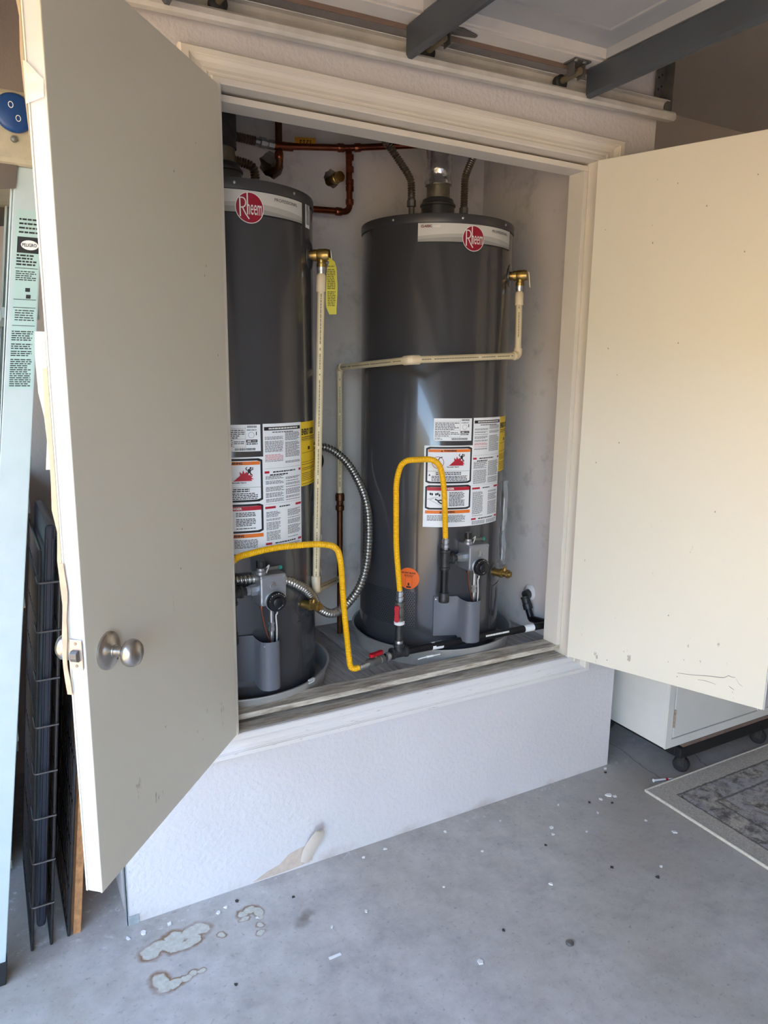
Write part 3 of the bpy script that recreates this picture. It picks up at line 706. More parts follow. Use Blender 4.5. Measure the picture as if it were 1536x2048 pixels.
    for q in dashes(.005, .118, .139, .15, 2, rnd, .4)+dashes(.005, .118, .004, .068, 12, rnd, .3): rect(m, 0, *q, a0, zz, .0006)
    for y in (.137, .1, .072): rect(m, 0, .004, .12, y, y+.001, a0, zz, .0006)
    rect(m, 0, .044, .06, .108, .118, a0, zz, .0006); m.build('black_print', INK, en)
    # orange sticker
    if variant == 'R':
        ba2, bz2 = -138, H(.796); n = 36
        os_ = rdisc(.0385, e0, ba2, bz2).build('round_sticker', ORNG, R)
        m = MB(); vs, fs = text_uv('DO NOT BLOCK', -.026, .017, .052, .006, .05); m.bend(vs, fs, e0+.0006, ba2, bz2)
        for q in dashes(-.016, .018, .006, .014, 2, rnd, .45): rect(m, 0, *q, ba2, bz2, .0004)
        for (x0, x1, y0, y1) in ((-.012, -.0115, -.026, .003), (.0125, .013, -.026, .003), (-.012, .013, .0028, .0033), (-.008, .009, -.034, -.028), (-.003, .003, -.026, -.016)): rect(m, 0, x0, x1, y0, y1, ba2, bz2, .0005)
        m.build('black_print', INK, os_)
    # intake screen
    sc = MB().arcpatch(RT+.0004, 160, 227.5, H(.618), H(.748), .0008).build('intake_screen', SCREEN, R)
    m = MB(); zr = H(.622); i = 0
    while zr < H(.745):
        a = 161+(.9 if i % 2 else 0)
        while a < 227:
            m.bend([(.0024*math.cos(k*pi/3), .0024*math.sin(k*pi/3)) for k in range(6)], [tuple(range(6))], RT+.0016, a, zr); a += 1.8
        zr += .0068; i += 1
    m.build('screen_holes', HOLE, sc)['kind'] = 'stuff'
    # lower door seam and service panel edge
    m = MB().arcpatch(RT, -66, -42, H(.738), H(.741), .0012); m.arcpatch(RT, -62.2, -61.4, H(.55), H(.738), .0012); m.build('access_door_seam', TANK_CAP, R)
    # burner cover
    cp_ = [(-119, .2645), (-118.4, .271), (-101, .273), (-99.6, .285), (-99, .31), (-98, .326), (-95.5, .335), (-92, .337), (-89.5, .331), (-87.8, .318), (-87, .295), (-86.5, .268)]
    vs = []; fs = []; z0, z1 = H(.594), H(.737)
    for a, rr in cp_:
        tub = rr > .28; zt = z1-(.006 if tub else 0); zo = z0-(.012 if tub else 0)
        for q in (rr, rr-.0016): vs += [radial(q, a, zo), radial(q, a, zt)]
    for i in range(len(cp_)-1):
        o = 4*i; p = o+4; fs += [(o, p, p+1, o+1), (o+2, o+3, p+3, p+2), (o+1, p+1, p+3, o+3), (o, o+2, p+2, p)]
    fs += [(0, 1, 3, 2), tuple(len(vs)-4+k for k in (0, 2, 3, 1))]
    MB().add(vs, fs).build('burner_cover', COVER, R, smooth=True, angle=math.radians(50))
    for a, z in ((-117, .728), (-97, .719)): MB().lathe([(.003, 0), (.0025, .0015), (0, .002)], radial(.273 if a < -110 else .3275, a, H(z)), dirr(a), 10).build('cover_screw', STEEL, R)
    # gas control valve
    va = -92; d = dirr(va); t = Vector((-d.y, d.x, 0)); up = Vector((0, 0, 1)); c = d*.298+Vector((0, 0, H(.888)))
    vb = MB().obox(c-t*.040-up*.047-d*.037, t*.080, d*.072, up*.090).build('gas_valve', ALU, R, bevel=.005)
    fc = c+d*.0352
    for s, z in ((-.034, .036), (.034, .037), (-.034, -.04), (.035, -.036)): MB().lathe([(.004, 0), (.0036, .0018), (.001, .0025), (0, .0025)], fc+t*s+up*z, d, 12).build('screw', STEEL, vb, True)
    MB().lathe([(.011, 0), (.010, .002), (.006, .0025), (.005, .005), (0, .0055)], fc-t*.004+up*.012, d, 20).build('centre_boss', STEEL, vb, True)
    MB().lathe([(.004, 0), (.003, .003), (0, .0035)], fc+t*.013+up*.008, d, 12).build('screw', STEEL, vb, True)
    dc = fc+t*.004-up*.034
    MB().lathe([(.031, -.001), (.031, .003), (.030, .004)], dc, d, 36).build('dial_plate', ALU, vb, True)
    dl = MB().lathe([(.029, .004), (.029, .014), (.0265, .017), (.016, .018), (.015, .024), (.012, .026), (0, .026)], dc, d, 40).build('dial', BLACK, vb, True)
    m = MB()
    for k in range(9):
        q = math.radians(30+k*17); p = dc+d*.0166+(t*math.cos(q)+up*math.sin(q))*.0235; m.obox(p-t*.0012-up*.0016, t*.0024, d*.0006, up*.0032*(1 if k % 3 else 1.5))
    for k in range(5):
        q = math.radians(35); u = t*math.cos(q)+up*math.sin(q); w = -t*math.sin(q)+up*math.cos(q); p = dc+d*.0172+t*.006-up*.011+w*(.003*(k-2)); m.obox(p-u*.009, u*.018, d*.0006, w*.0012)
    p = dc+d*.0168-t*.02+up*.006; m.obox(p, t*.007, d*.0006, up*.0025); m.obox(p+t*.003-up*.004, t*.002, d*.0006, up*.009)
    m.build('dial_marking', INKW, dl)
    p = c-t*.028+up*.043+d*.008
    MB().lathe([(.015, 0), (.015, .008), (.011, .010), (.011, .02)], p, up, 18).build('control_neck', ALU, vb, True)
    m = MB().lathe([(.0125, .018), (.0135, .022), (.0135, .036), (.012, .04), (0, .041)], p, up, 12)
    m.build('pilot_button', BLACK, vb)
    q = p+t*.022+up*.012; m = MB().cyl(q-t*.008, q+t*.034, .0055, seg=12); m.build('igniter_body', GALV, vb, True)
    MB().cyl(q+t*.034, q+t*.042, .0065, seg=12).build('igniter_cap', GRNCAP, vb, True)
    MB().tube(spline([q-t*.004+up*.004, q+t*.002+up*.012+d*.006, q-t*.01-up*.008+d*.012], 6), .0016, 6).build('igniter_wire', WIREW, vb, True)
    # inlet to tee and drip leg
    ic = c-t*.040-up*.004; tc = ic-t*.075
    MB().lathe([(.017, 0), (.017, .018), (.0135, .02), (.0135, .03)], ic, -t, 8).build('inlet_boss', ALU, vb)
    MB().cyl(ic-t*.028, tc, .0105, seg=16).build('inlet_nipple', IRON, vb, True)
    m = MB().lathe([(.0185, -.034), (.0185, -.026), (.0165, -.024), (.0165, .024), (.0185, .026), (.0185, .034)], tc, up, 24); m.lathe([(.0165, .005), (.0165, .024), (.0185, .026), (.0185, .033)], tc, t, 24)
    te = m.build('pipe_tee', IRON, R, True)
    MB().cyl(tc-up*.03, tc-up*.13, .0133, seg=20).build('drip_leg', BLKPIPE, R, True)
    MB().lathe([(.0175, -.15), (.0185, -.148), (.0185, -.134), (.017, -.13), (.017, -.118), (.0155, -.116)], tc, up, 20).build('pipe_cap', IRON, R, True)
    # burner tube, pilot tube, wires into the cover
    b = c+t*.004-up*.045+d*.004; m = MB().cyl(b, b-up*.125, .0065, seg=14); m.build('burner_tube', STEEL, R, True)
    MB().lathe([(.0095, 0), (.0095, .012), (.008, .013), (.008, .018), (.010, .019), (.010, .026)], b-up*.088, up, 6).build('tube_nut', STEEL, R)
    b = c-t*.03-up*.045+d*.012
    MB().lathe([(.005, -.012), (.005, 0)], b, up, 8).build('pilot_fitting', COPPER, R)
    MB().tube(spline([b-up*.01, b-up*.04+t*.004, b-up*.08+t*.012, b-up*.112+t*.022, b-up*.13+t*.03], 6), .0021, 8).build('pilot_tube', COPPER, R, True)
    b = c+t*.019-up*.04+d*.008
    MB().tube(spline([b, b-up*.04+t*.002, b-up*.05-t*.002, b-up*.09, b-up*.13-t*.001], 6), .0022, 8).build('sensor_wire', WIREW, R, True)
    # drain valve
    da = -60; d = dirr(da); p = radial(RT, da, H(.792)); t = Vector((-d.y, d.x, 0))
    MB().lathe([(.036, 0), (.036, .0015), (.030, .003), (.018, .003), (.018, 0)], p-d*.001, d, 32).build('drain_escutcheon', TANK, R, True)
    dv = MB().lathe([(.0135, 0), (.0135, .026), (.0165, .027), (.0165, .035), (.012, .037), (.012, .050), (.0155, .052), (.0155, .060), (.011, .061), (.011, .068), (.0, .068)], p, d, 20).build('drain_valve', BRASS, R, True)
    m = MB().cyl(p+d*.043, p+d*.043+up*.021, .0055, seg=10); m.obox(p+d*.036+up*.021-t*.003, d*.014, t*.006, up*.004); m.build('drain_stem', BRASS, dv)
    return R
HR = heater('water_heater', 'dark grey water heater with an orange round sticker, beside the metal-lined right closet wall', (-.585, .415, .497), 0, 'R')
HR['label'] = 'tall dark grey water heater bearing a round orange sticker near its screen'
HL = heater('water_heater', 'tall dark grey water heater with a white barcode sticker under its rim', (-1.367, .37, .497), 5, 'L')

# relief valves belong to the heaters
def relief(parent, axis, a, z, rot, tagged, nm='relief_valve'):
    a -= rot; A = math.radians(a); d = Vector((math.cos(A), math.sin(A), 0)); t = Vector((-d.y, d.x, 0)); up = Vector((0, 0, 1)); p = d*(RT-.002)+up*(z-.497)
    MB().lathe([(.040, 0), (.040, .0025), (.034, .004), (.016, .004), (.016, 0)], p, d, 36).build('valve_escutcheon', TANK, parent, True)
    v = MB().lathe([(.013, 0), (.013, .012), (.017, .013), (.017, .022), (.0165, .024), (.0185, .028), (.0185, .052), (.0165, .056), (.017, .060), (.0, .061)], p, d, 20).build(nm, BRASS, parent, True)
    o = p+d*.036
    MB().lathe([(.0125, .0), (.0125, .022), (.015, .024), (.015, .034), (.0, .034)], o, -up, 20).build('valve_outlet', BRASS, v, True)
    MB().lathe([(.0142, .034), (.0142, .044), (.013, .046), (.013, .052), (0, .052)], o, -up, 20).build('outlet_nut', STEEL, v, True)
    MB().obox(p+d*.063+up*.014-t*.004, d*.004-up*.004, t*.008, d*.006-up*.052).build('test_lever', STEEL, v, bevel=.001)
    return o
OL = relief(HL, (-1.367, .37), -37, 1.836, 5, True)
OR = relief(HR, (-.585, .415), -48, 1.832, 0, False)
def wpt(axis, rot, p):
    a = math.radians(rot); return Vector((axis[0]+p.x*math.cos(a)-p.y*math.sin(a), axis[1]+p.x*math.sin(a)+p.y*math.cos(a), p.z+.497))
OLw = wpt((-1.367, .37), 5, OL); ORw = wpt((-.585, .415), 0, OR)
# yellow tag on the left relief valve
t_ = thing('hanging_tag', 'yellow printed warning tag hanging from the left-hand relief valve lever', 'tag', tuple(OLw+Vector((.02, -.03, -.14))))
t_['label'] = 'yellow green printed tag hanging beside a cream relief pipe'
u = Vector((.82, -.57, 0)); w = Vector((.57, .82, 0)); o = OLw+Vector((.018, -.022, 0))
vs = []; fs = []
prof_ = [(-.006, -.012, .004), (-.02, .006, .022), (-.04, -.001, .028), (-.09, -.004, .030), (-.13, -.006, .028), (-.150, -.004, .026), (-.168, .004, .026)]
for (z, x0, x1) in prof_:
    for x in (x0, x1): vs += [o+u*(x-.008)+Vector((0, 0, z))+w*.004*math.sin(z*30), o+u*(x-.008)+Vector((0, 0, z))+w*(.004*math.sin(z*30)+.0006)]
for i in range(len(prof_)-1):
    q = i*4; fs += [(q, q+2, q+6, q+4), (q+1, q+5, q+7, q+3), (q, q+4, q+5, q+1), (q+2, q+3, q+7, q+6)]
tg = MB().add(vs, fs).build('tag_sheet', YTAG, t_)
m = MB(); rnd = random.Random(3)
for q in dashes(.0, .024, -.145, -.03, 24, rnd, .5, .15):
    z = (q[2]+q[3])/2; off = w*(.004*math.sin(z*30)-.0006)
    m.add([o+u*(q[0]-.008)+Vector((0, 0, q[2]))+off, o+u*(q[1]-.008)+Vector((0, 0, q[2]))+off, o+u*(q[1]-.008)+Vector((0, 0, q[3]))+off, o+u*(q[0]-.008)+Vector((0, 0, q[3]))+off], [(0, 1, 2, 3)])
m.build('tag_print', M('olive ink', (92, 88, 14), .6), tg)

# ------------------------------------------------------------------ drip pans
def pan(label, c, r):
    prof_ = [(0, .0), (r-.012, 0), (r, .06), (r+.006, .062), (r+.006, .0655), (r-.002, .0645), (r-.015, .004), (0, .004)]
    m = MB().lathe(prof_, (c[0], c[1], FZ+.0005), (0, 0, 1), 72)
    o = m.build('drip_pan', PANM, None, True, loc=(c[0], c[1], FZ)); tag(o, label, 'drip pan', 'drip pans under the heaters'); return o
pan('round metal drip pan with a black iron pipe lying across its rim', (-.575, .407), .302)
pL = pan('round metal drip pan with a folded-in rim clip, under the barcode-stickered heater', (-1.367, .37), .305)
pL['label'] = 'round metal drip pan with a white clip on its rim'
A = math.radians(-58); p = Vector((-1.367+.309*math.cos(A), .37+.309*math.sin(A), FZ+.06))
m = MB().obox(p+Vector((-.012, -.008, -.003)), (.022, .012, 0), (-.003, .006, 0), (0, 0, .012)); m.build('rim_clip', INKW, None).parent = pL
bpy.data.objects['rim_clip'].matrix_parent_inverse = Matrix.Translation(-Vector((-1.367, .37, FZ)))

wt = MB().tube(spline([(-.826, .094, .5575), (-.80, .096, .559), (-.775, .095, .5595), (-.735, .098, .558)], 5), .0022, 8); wt.cyl((-.79, .0955, .5595), (-.765, .0955, .5595), .0042, seg=10)
tag(wt.build('wire_end', INKW, None, True, loc=(-.78, .095, .557)), 'white wire end with a crimp lying on a drip pan rim', 'wire')

# ------------------------------------------------------------------ gas lines
def fit(m, p, d, rings, seg=6): m.lathe(rings, p, d, seg); return m
PZ = .583; PY = .122
gp = thing('gas_pipe', 'black iron gas pipe with two red handled valves lying along the drip pan', 'gas pipe', (-.88, PY, .56))
T0 = Vector((-.884, PY, PZ))
m = MB().cyl(T0+Vector((.02, 0, 0)), (-.215, PY+.012, PZ-.012), .0133, seg=20); m.build('black_pipe', BLKPIPE, gp, True)
m = MB()
for q in dashes(0, .11, 0, .007, 1, random.Random(4), .9): m.box((-.53+q[0], PY-.0139+.007, PZ-.004+q[2]), (-.53+q[1], PY-.0129+.0045, PZ-.004+q[3]))
m.build('pipe_lettering', INKW, gp)
for x in (-.755, -.345):
    q = PY+.012*(x+.884)/.67; MB().cyl((x, q, PZ-.012*(x+.884)/.67), (x+.045, q+.001, PZ-.012*(x+.884)/.67-.001), .0137, seg=20).build('pipe_sticker', PAPER, gp, True)
m = MB().lathe([(.0195, -.03), (.0195, -.022), (.017, -.02), (.017, .02), (.0195, .022), (.0195, .03)], T0, (1, 0, 0), 24); m.lathe([(.017, 0), (.017, .022), (.0195, .024), (.0195, .031)], T0, (0, 0, 1), 24); m.build('pipe_tee', IRON, gp, True)
MB().cyl(T0+Vector((0, 0, .025)), T0+Vector((0, 0, .115)), .0125, seg=18).build('riser_nipple', IRON, gp, True)
MB().lathe([(.0133, .03), (.0145, .036), (.0133, .042)], T0, (0, 0, 1), 16).build('sealant_ring', STEEL, gp, True)
MB().lathe([(.014, .098), (.018, .1), (.018, .108), (.0145, .112)], T0, (0, 0, 1), 16).build('white_sealant', INKW, gp, True)
def gvalve(p, d, hd):
    d = Vector(d).normalized(); hd = Vector(hd).normalized(); s = d.cross(hd)
    v = MB().lathe([(.0155, -.032), (.0155, -.018), (.013, -.016), (.016, -.008), (.016, .008), (.013, .016), (.0155, .018), (.0155, .032)], p, d, 16).build('shutoff_valve', GALVD, gp, True)
    MB().cyl(Vector(p), Vector(p)+hd*.022, .006, seg=10).build('valve_stem', BRASS, v, True)
    poly = [(-.03, -.005), (-.022, -.009), (0, -.007), (.016, -.0095), (.026, -.006), (.026, .006), (.016, .0095), (0, .007), (-.022, .009), (-.03, .005)]
    MB().prism(poly, Vector(p)+hd*.019, d, s, hd*.011).build('valve_handle', RED, v, bevel=.002)
V1 = T0+Vector((0, 0, .144)); gvalve(V1, (0, 0, 1), (-.75, -.66, 0))
dl = Vector((-.96, -.25, -.02)).normalized()
MB().cyl(T0-Vector((.02, 0, 0)), T0+dl*.06, .0125, seg=16).build('side_nipple', IRON, gp, True)
V2 = T0+dl*.105; gvalve(V2, dl, (0, 0, 1))
MB().lathe([(.0133, .044), (.0155, .048), (.0155, .056), (.0133, .06)], T0, dl, 16).build('sealant_ring', STEEL, gp, True)
# elbow run on the right wall
m = MB().cyl((-.215, PY+.012, PZ-.012), (-.2, .26, .55), .0133, seg=16); m.cyl((-.2, .26, .55), (-.2, .3, .625), .0133, seg=16); m.build('wall_run', BLKPIPE, gp, True)
m = MB().lathe([(.019, -.02), (.019, .0), (.017, .002), (.017, .022), (.019, .024), (.019, .03)], (-.2, .288, .602), (0, .47, .88), 18); m.cyl((-.2, .302, .634), (-.173, .306, .640), .019, seg=18); m.build('wall_elbow', IRON, gp, True)
MB().lathe([(.034, 0), (.03, .006), (.02, .009), (.019, .01)], (-.1725, .309, .642), (-1, 0, 0), 14).build('foam_collar', M('white sealing foam', (214, 212, 214), .8, bump=.6, bs=60), gp, True)
# yellow hoses
def hose(nm, label, pts, r, d0, d1, mat=YHOSE, cat='gas hose', nuts=True, pitch=.0052, amp=.0011, group='yellow coated gas hoses'):
    t = thing(nm, label, cat, tuple(pts[0]), group)
    P = roundpath(pts, .05, 8); corr(P, r, pitch, amp, 14).build('hose_sleeve', mat, t, True, angle=math.radians(60))
    if nuts:
        for p, d in ((pts[0], d0), (pts[-1], d1)):
            d = Vector(d).normalized()
            MB().lathe([(.0085, -.004), (.0085, .004), (.0115, .005), (.0115, .018), (.009, .019), (.009, .022), (.0125, .023), (.0125, .033), (.0095, .035), (.0095, .042)], p, d, 8).build('end_nut', STEEL, t)
    return t
va = math.radians(-92); dR = Vector((math.cos(va), math.sin(va), 0)); tR = Vector((-dR.y, dR.x, 0))
teeR = Vector((-.585, .415, 0))+dR*.298-tR*.115+Vector((0, 0, .884))
vaL = math.radians(-87); dL = Vector((math.cos(vaL), math.sin(vaL), 0)); tL = Vector((-dL.y, dL.x, 0))
teeL = Vector((-1.367, .37, 0))+dL*.298-tL*.115+Vector((0, 0, .884))
hb = V1+Vector((0, 0, .072))
hose('gas_hose', 'yellow hose arching over the warning label of a water heater', [hb, (-.910, .105, .95), (-.921, .092, 1.17), (-.905, .085, 1.232), (-.77, .082, 1.232), (-.742, .09, 1.14), teeR+Vector((0, 0, .074))], .0086, (0, 0, -1), (0, 0, -1))
he = V2+dl*.072
hose('gas_hose', 'yellow hose draped past the gas valve of a heater to the floor', [he, (-1.085, .078, .574), (-1.10, .094, .77), (-1.112, .092, .93), (-1.135, .07, .985), (-1.2, .066, 1.001), (-1.34, .068, 1.003), (-1.455, .055, .99), (-1.485, .05, .955), teeL+Vector((0, 0, .074))], .0086, -dl, (0, 0, -1))

# ------------------------------------------------------------------ relief discharge pipes
def cpipe(parent, a, b, r=.0111, mat=CPVC, nm='pipe'):
    o = MB().cyl(a, b, r, seg=20).build(nm, mat, parent, True)
    a, b = Vector(a), Vector(b); L = (b-a).length
    if L > .18 and mat is CPVC:
        d = (b-a).normalized(); s = Vector((0, 0, 1)).cross(d)
        cd = (Vector((-2.04, -1.86, 1.5))-(a+b)/2); nrm = (cd-d*cd.dot(d)).normalized(); s = d.cross(nrm); m = MB(); rnd = random.Random(int(L*1000))
        for q in dashes(.03, L-.03, -.0022, .0022, 1, rnd, .8):
            if rnd.random() < .86: m.obox(a+d*q[0]+nrm*(r-.0008)+s*q[2], d*(q[1]-q[0]), nrm*.0011, s*(q[3]-q[2]))
        m.build('pipe_lettering', M('faint pipe ink', (142, 130, 104), .6), o)
    return o
def fitt(parent, p, d, l=.03, r=.0145, nm='coupling', mat=CPVCF):
    d = Vector(d).normalized(); p = Vector(p); return MB().lathe([(r-.0015, -l), (r, -l+.002), (r, l-.002), (r-.0015, l)], p, d, 20).build(nm, mat, parent, True)
def elbow(parent, p, d0, d1, l=.024, r=.0145, mat=CPVCF):
    p = Vector(p); d0 = Vector(d0).normalized(); d1 = Vector(d1).normalized()
    return MB().tube(roundpath([p+d0*l, p, p+d1*l], .016, 8), r, 20).build('elbow', mat, parent, True)
a0 = ORw+Vector((0, 0, -.05))
rp = thing('discharge_pipe', 'cream relief pipe crossing in front of the orange-stickered water heater', 'pipe', tuple(a0), 'relief discharge pipes')
e1 = Vector((-.399, .17, 1.563)); e2 = Vector((-.893, .066, 1.5385)); e3 = Vector((-.876, .60, 1.517)); e4 = Vector((-.873, .605, 1.03)); e5 = Vector((-.873, .605, .52))
cpipe(rp, a0, e1); fitt(rp, a0+(e1-a0).normalized()*.028, e1-a0, .022, nm='pipe_adapter')
elbow(rp, e1, a0-e1, e2-e1); cpipe(rp, e1, e2); elbow(rp, e2, e1-e2, e3-e2, .034); cpipe(rp, e2, e3); elbow(rp, e3, e2-e3, e4-e3); cpipe(rp, e3, e4)
MB().lathe([(.0125, -.05), (.0165, -.046), (.0165, -.03), (.013, -.026), (.013, -.012), (.0175, -.01), (.0175, .012), (.0135, .02)], e4, (0, 0, 1), 20).build('transition_fitting', COPPERD, rp, True)
MB().cyl(e4-Vector((0, 0, .04)), e5-Vector((0, 0, .03)), .0111, seg=18).build('copper_drop', COPPERD, rp, True)
b0 = OLw+Vector((0, 0, -.05)); b1 = Vector((-1.151, .195, .817)); b2 = Vector((-.893, .575, .72))
lp = thing('discharge_pipe', 'cream relief pipe running down beside the yellow green tag', 'pipe', tuple(b0), 'relief discharge pipes')
cpipe(lp, b0, b1); fitt(lp, b0+(b1-b0).normalized()*.03, b1-b0, .024, nm='pipe_adapter'); fitt(lp, b1+Vector((0, 0, .02)), (0, 0, 1), .026)
elbow(lp, b1, (0, 0, 1), b2-b1); cpipe(lp, b1, b2)

# ------------------------------------------------------------------ vents and water connections
def conn(nm, label, pts, r=.0115, mat=FLEXD, ends=True):
    t = thing(nm, label, 'water connector', tuple(pts[0]), 'corrugated water connectors'); corr(spline(pts, 10), r, .008, .0024, 14).build('corrugated_tube', mat, t, True, angle=math.radians(60))
    if ends:
        d = (Vector(pts[1])-Vector(pts[0])).normalized()
        MB().lathe([(.0105, -.07), (.0105, -.022), (.016, -.02), (.016, .0), (.012, .004), (.012, .02)], pts[0], d, 8).build('union_nut', GALVD, t)
    return t
TZ = 2.006
conn('water_connector', 'corrugated connector bending left off the heater cap under the copper pipe', [(-.690, .42, TZ+.075), (-.691, .42, TZ+.115), (-.697, .42, TZ+.145), (-.726, .425, TZ+.185), (-.762, .43, TZ+.226), (-.80, .44, TZ+.27)])
conn('water_connector', 'corrugated connector bending right off the heater cap toward the side wall', [(-.472, .42, TZ+.075), (-.471, .42, TZ+.13), (-.470, .42, TZ+.175), (-.455, .42, TZ+.215), (-.43, .42, TZ+.265)])
conn('water_connector', 'short corrugated connector turning sideways above the barcode-stickered heater', [(-1.238, .45, TZ+.06), (-1.237, .45, TZ+.085), (-1.244, .45, TZ+.112), (-1.275, .45, TZ+.122), (-1.34, .455, TZ+.128), (-1.46, .46, TZ+.13)], .0125)
def vent(label, c, foil):
    t = thing('vent_pipe', label, 'vent pipe', (c[0], c[1], TZ), 'flue vents above the heaters')
    MB().lathe([(.058, .006), (.058, .062), (.062, .064), (.062, .07), (.056, .074), (.053, .086), (.046, .09)], (c[0], c[1], TZ), (0, 0, 1), 36).build('draft_hood', TANK_CAP, t, True)
    MB().lathe([(.040, .08), (.040, .13), (.0415, .131), (.0415, .136), (.040, .137), (.040, .20)], (c[0], c[1], TZ), (0, 0, 1), 32).build('vent_stub', M('rusty galvanised vent', (132, 126, 112), .45, .7, var=.3, vs_=40, bump=.3, bs=60), t, True)
    rnd = random.Random(2); pr = []
    if foil:
        z = .135
        while z < .66: pr.append((.042+rnd.random()*.005, z)); z += .011
        m = MB(); m.lathe(pr, (c[0], c[1], TZ), (0, 0, 1), 26)
        m.v = [Vector((c[0]+(p.x-c[0])*(1+.10*(rnd.random()-.5)), c[1]+(p.y-c[1])*(1+.10*(rnd.random()-.5)), p.z+.004*(rnd.random()-.5))) for p in m.v]
        m.build('foil_wrap', FOIL, t, True, angle=math.radians(25))
    else:
        MB().lathe([(.0445, .13), (.0445, .145), (.043, .148), (.045, .16), (.0455, .27)], (c[0], c[1], TZ), (0, 0, 1), 32).build('vent_sleeve', M('rough dark vent', (70, 70, 70), .6, .4, var=.2, vs_=60, bump=.4, bs=90), t, True)
        MB().tube(roundpath([(c[0], c[1], TZ+.26), (c[0], c[1], TZ+.345), (c[0]-.02, c[1]+.12, TZ+.42), (c[0]-.02, c[1]+.18, TZ+.7)], .06, 8), .0465, 28).build('vent_elbow', GALVD, t, True)
vent('foil wrapped vent pipe rising from a dark heater cap', (-.585, .415), True)
vent('bare dull metal vent pipe rising behind the left closet door', (-1.367, .37), False)
bpy.data.objects['vent_pipe.001']['label'] = 'bare dull grey metal vent pipe with a darker upper sleeve'
# copper supply
cw = thing('copper_pipe', 'copper supply pipe with tees and yellow tape crossing the closet back wall', 'copper pipe', (-.9, .68, 2.05))
C1 = Vector((-1.07, .68, 2.262)); C2 = Vector((-.815, .655, 2.287)); C3 = Vector((-.55, .56, 2.314))
MB().tube([C1, C2, C3], .0115, 18).build('main_pipe', COPPER, cw, True)
MB().cyl(C1-Vector((.02, 0, 0)), C1+Vector((.05, 0, .004)), .0145, seg=18).build('tee_fitting', COPPER, cw, True)
MB().cyl(C1+Vector((0, 0, .1)), C1+Vector((0, .0, -.02)), .012, seg=16).build('riser', COPPERD, cw, True)
hp = Vector((-1.068, .70, 2.205))
MB().tube(roundpath([C1, C1+Vector((.005, .004, -.07)), hp+Vector((-.01, .06, -.01)), hp+Vector((-.01, .12, -.012))], .03, 8), .012, 16).build('wall_branch', COPPERD, cw, True)
for p, d in ((C1+Vector((0, 0, -.03)), (0, 0, 1)), (C2-Vector((.03, -.003, .003)), (.255, -.025, .025)), (C2+Vector((.03, -.01, .003)), (.265, -.095, .027))): MB().lathe([(.0135, -.012), (.015, -.009), (.015, .009), (.0135, .012)], p, d, 18).build('collar', COPPER, cw, True)
D1 = Vector((-.812, .652, 2.07)); D2 = Vector((-.96, .64, 2.06))
MB().tube(roundpath([C2, D1, D2+Vector((-.06, 0, 0)), D2+Vector((-.06, .079, 0))], .03, 8), .0115, 18).build('drop_pipe', COPPER, cw, True)
for z in (2.255, 2.215, 2.172, 2.15, 2.105): MB().lathe([(.013, -.01), (.0148, -.008), (.0148, .008), (.013, .01)], (D1.x, D1.y, z), (0, 0, 1), 18).build('collar', COPPER, cw, True)
MB().lathe([(.013, -.012), (.0145, -.009), (.0145, .009), (.013, .012)], D1+Vector((-.045, -.002, -.003)), (1, 0, 0), 18).build('collar', COPPER, cw, True)
m = MB().obox(C1+Vector((.055, -.0125, .006)), (.075, -.006, .007), (0, .001, .028), (0, .002, 0)); tl = m.build('yellow_tape', M('mustard tape', (190, 132, 36), .5), cw)
m = MB()
for q in dashes(.0, .042, 0, .012, 2, random.Random(5), .7): m.obox(C1+Vector((.072+q[0], -.0138-.08*q[0], .0165+.09*q[0]+q[2])), (q[1]-q[0], 0, 0), (0, .0006, 0), (0, 0, q[3]-q[2]))
m.build('tape_print', INK, tl)
MB().obox(C3+Vector((-.075, .014, -.011)), (.04, -.014, .004), (0, .001, .022), (0, .002, 0)).build('yellow_tape', M('mustard tape', (190, 132, 36), .5), cw)
t = thing('water_connector', 'steel nut and short corrugated end joining the copper tee to a vent side', 'water connector', tuple(C1), 'corrugated water connectors')
q = C1-Vector((.02, 0, .0)); d = Vector((-.98, -.1, .02)).normalized()
MB().lathe([(.0165, 0), (.0165, .022), (.013, .024), (.013, .03), (.018, .032), (.018, .05), (.011, .052), (.011, .075)], q, d, 8).build('union_nut', STEEL, t)
corr([q+d*.07, q+d*.12, q+d*.2], .0135, .009, .002, 14).build('corrugated_tube', FLEXD, t, True)
t['label'] = 'dark corrugated connector joined by a steel nut to the copper tee'
# brass stub in the second hole
t = thing('brass_stub', 'capped brass pipe stub poking out of the wall hole', 'pipe stub', (-.85, .74, 2.193))
MB().lathe([(.015, 0), (.015, .045), (.019, .047), (.019, .062), (.0165, .064), (.0165, .072), (.0185, .074), (.0185, .084), (.0, .086)], (-.851, .752, 2.19), (.12, -1, .02), 18).build('stub_body', BRASS, t, True)
MB().cyl((-.851, .76, 2.19), (-.851, .86, 2.19), .013, seg=14).build('stub_pipe', COPPERD, t, True)
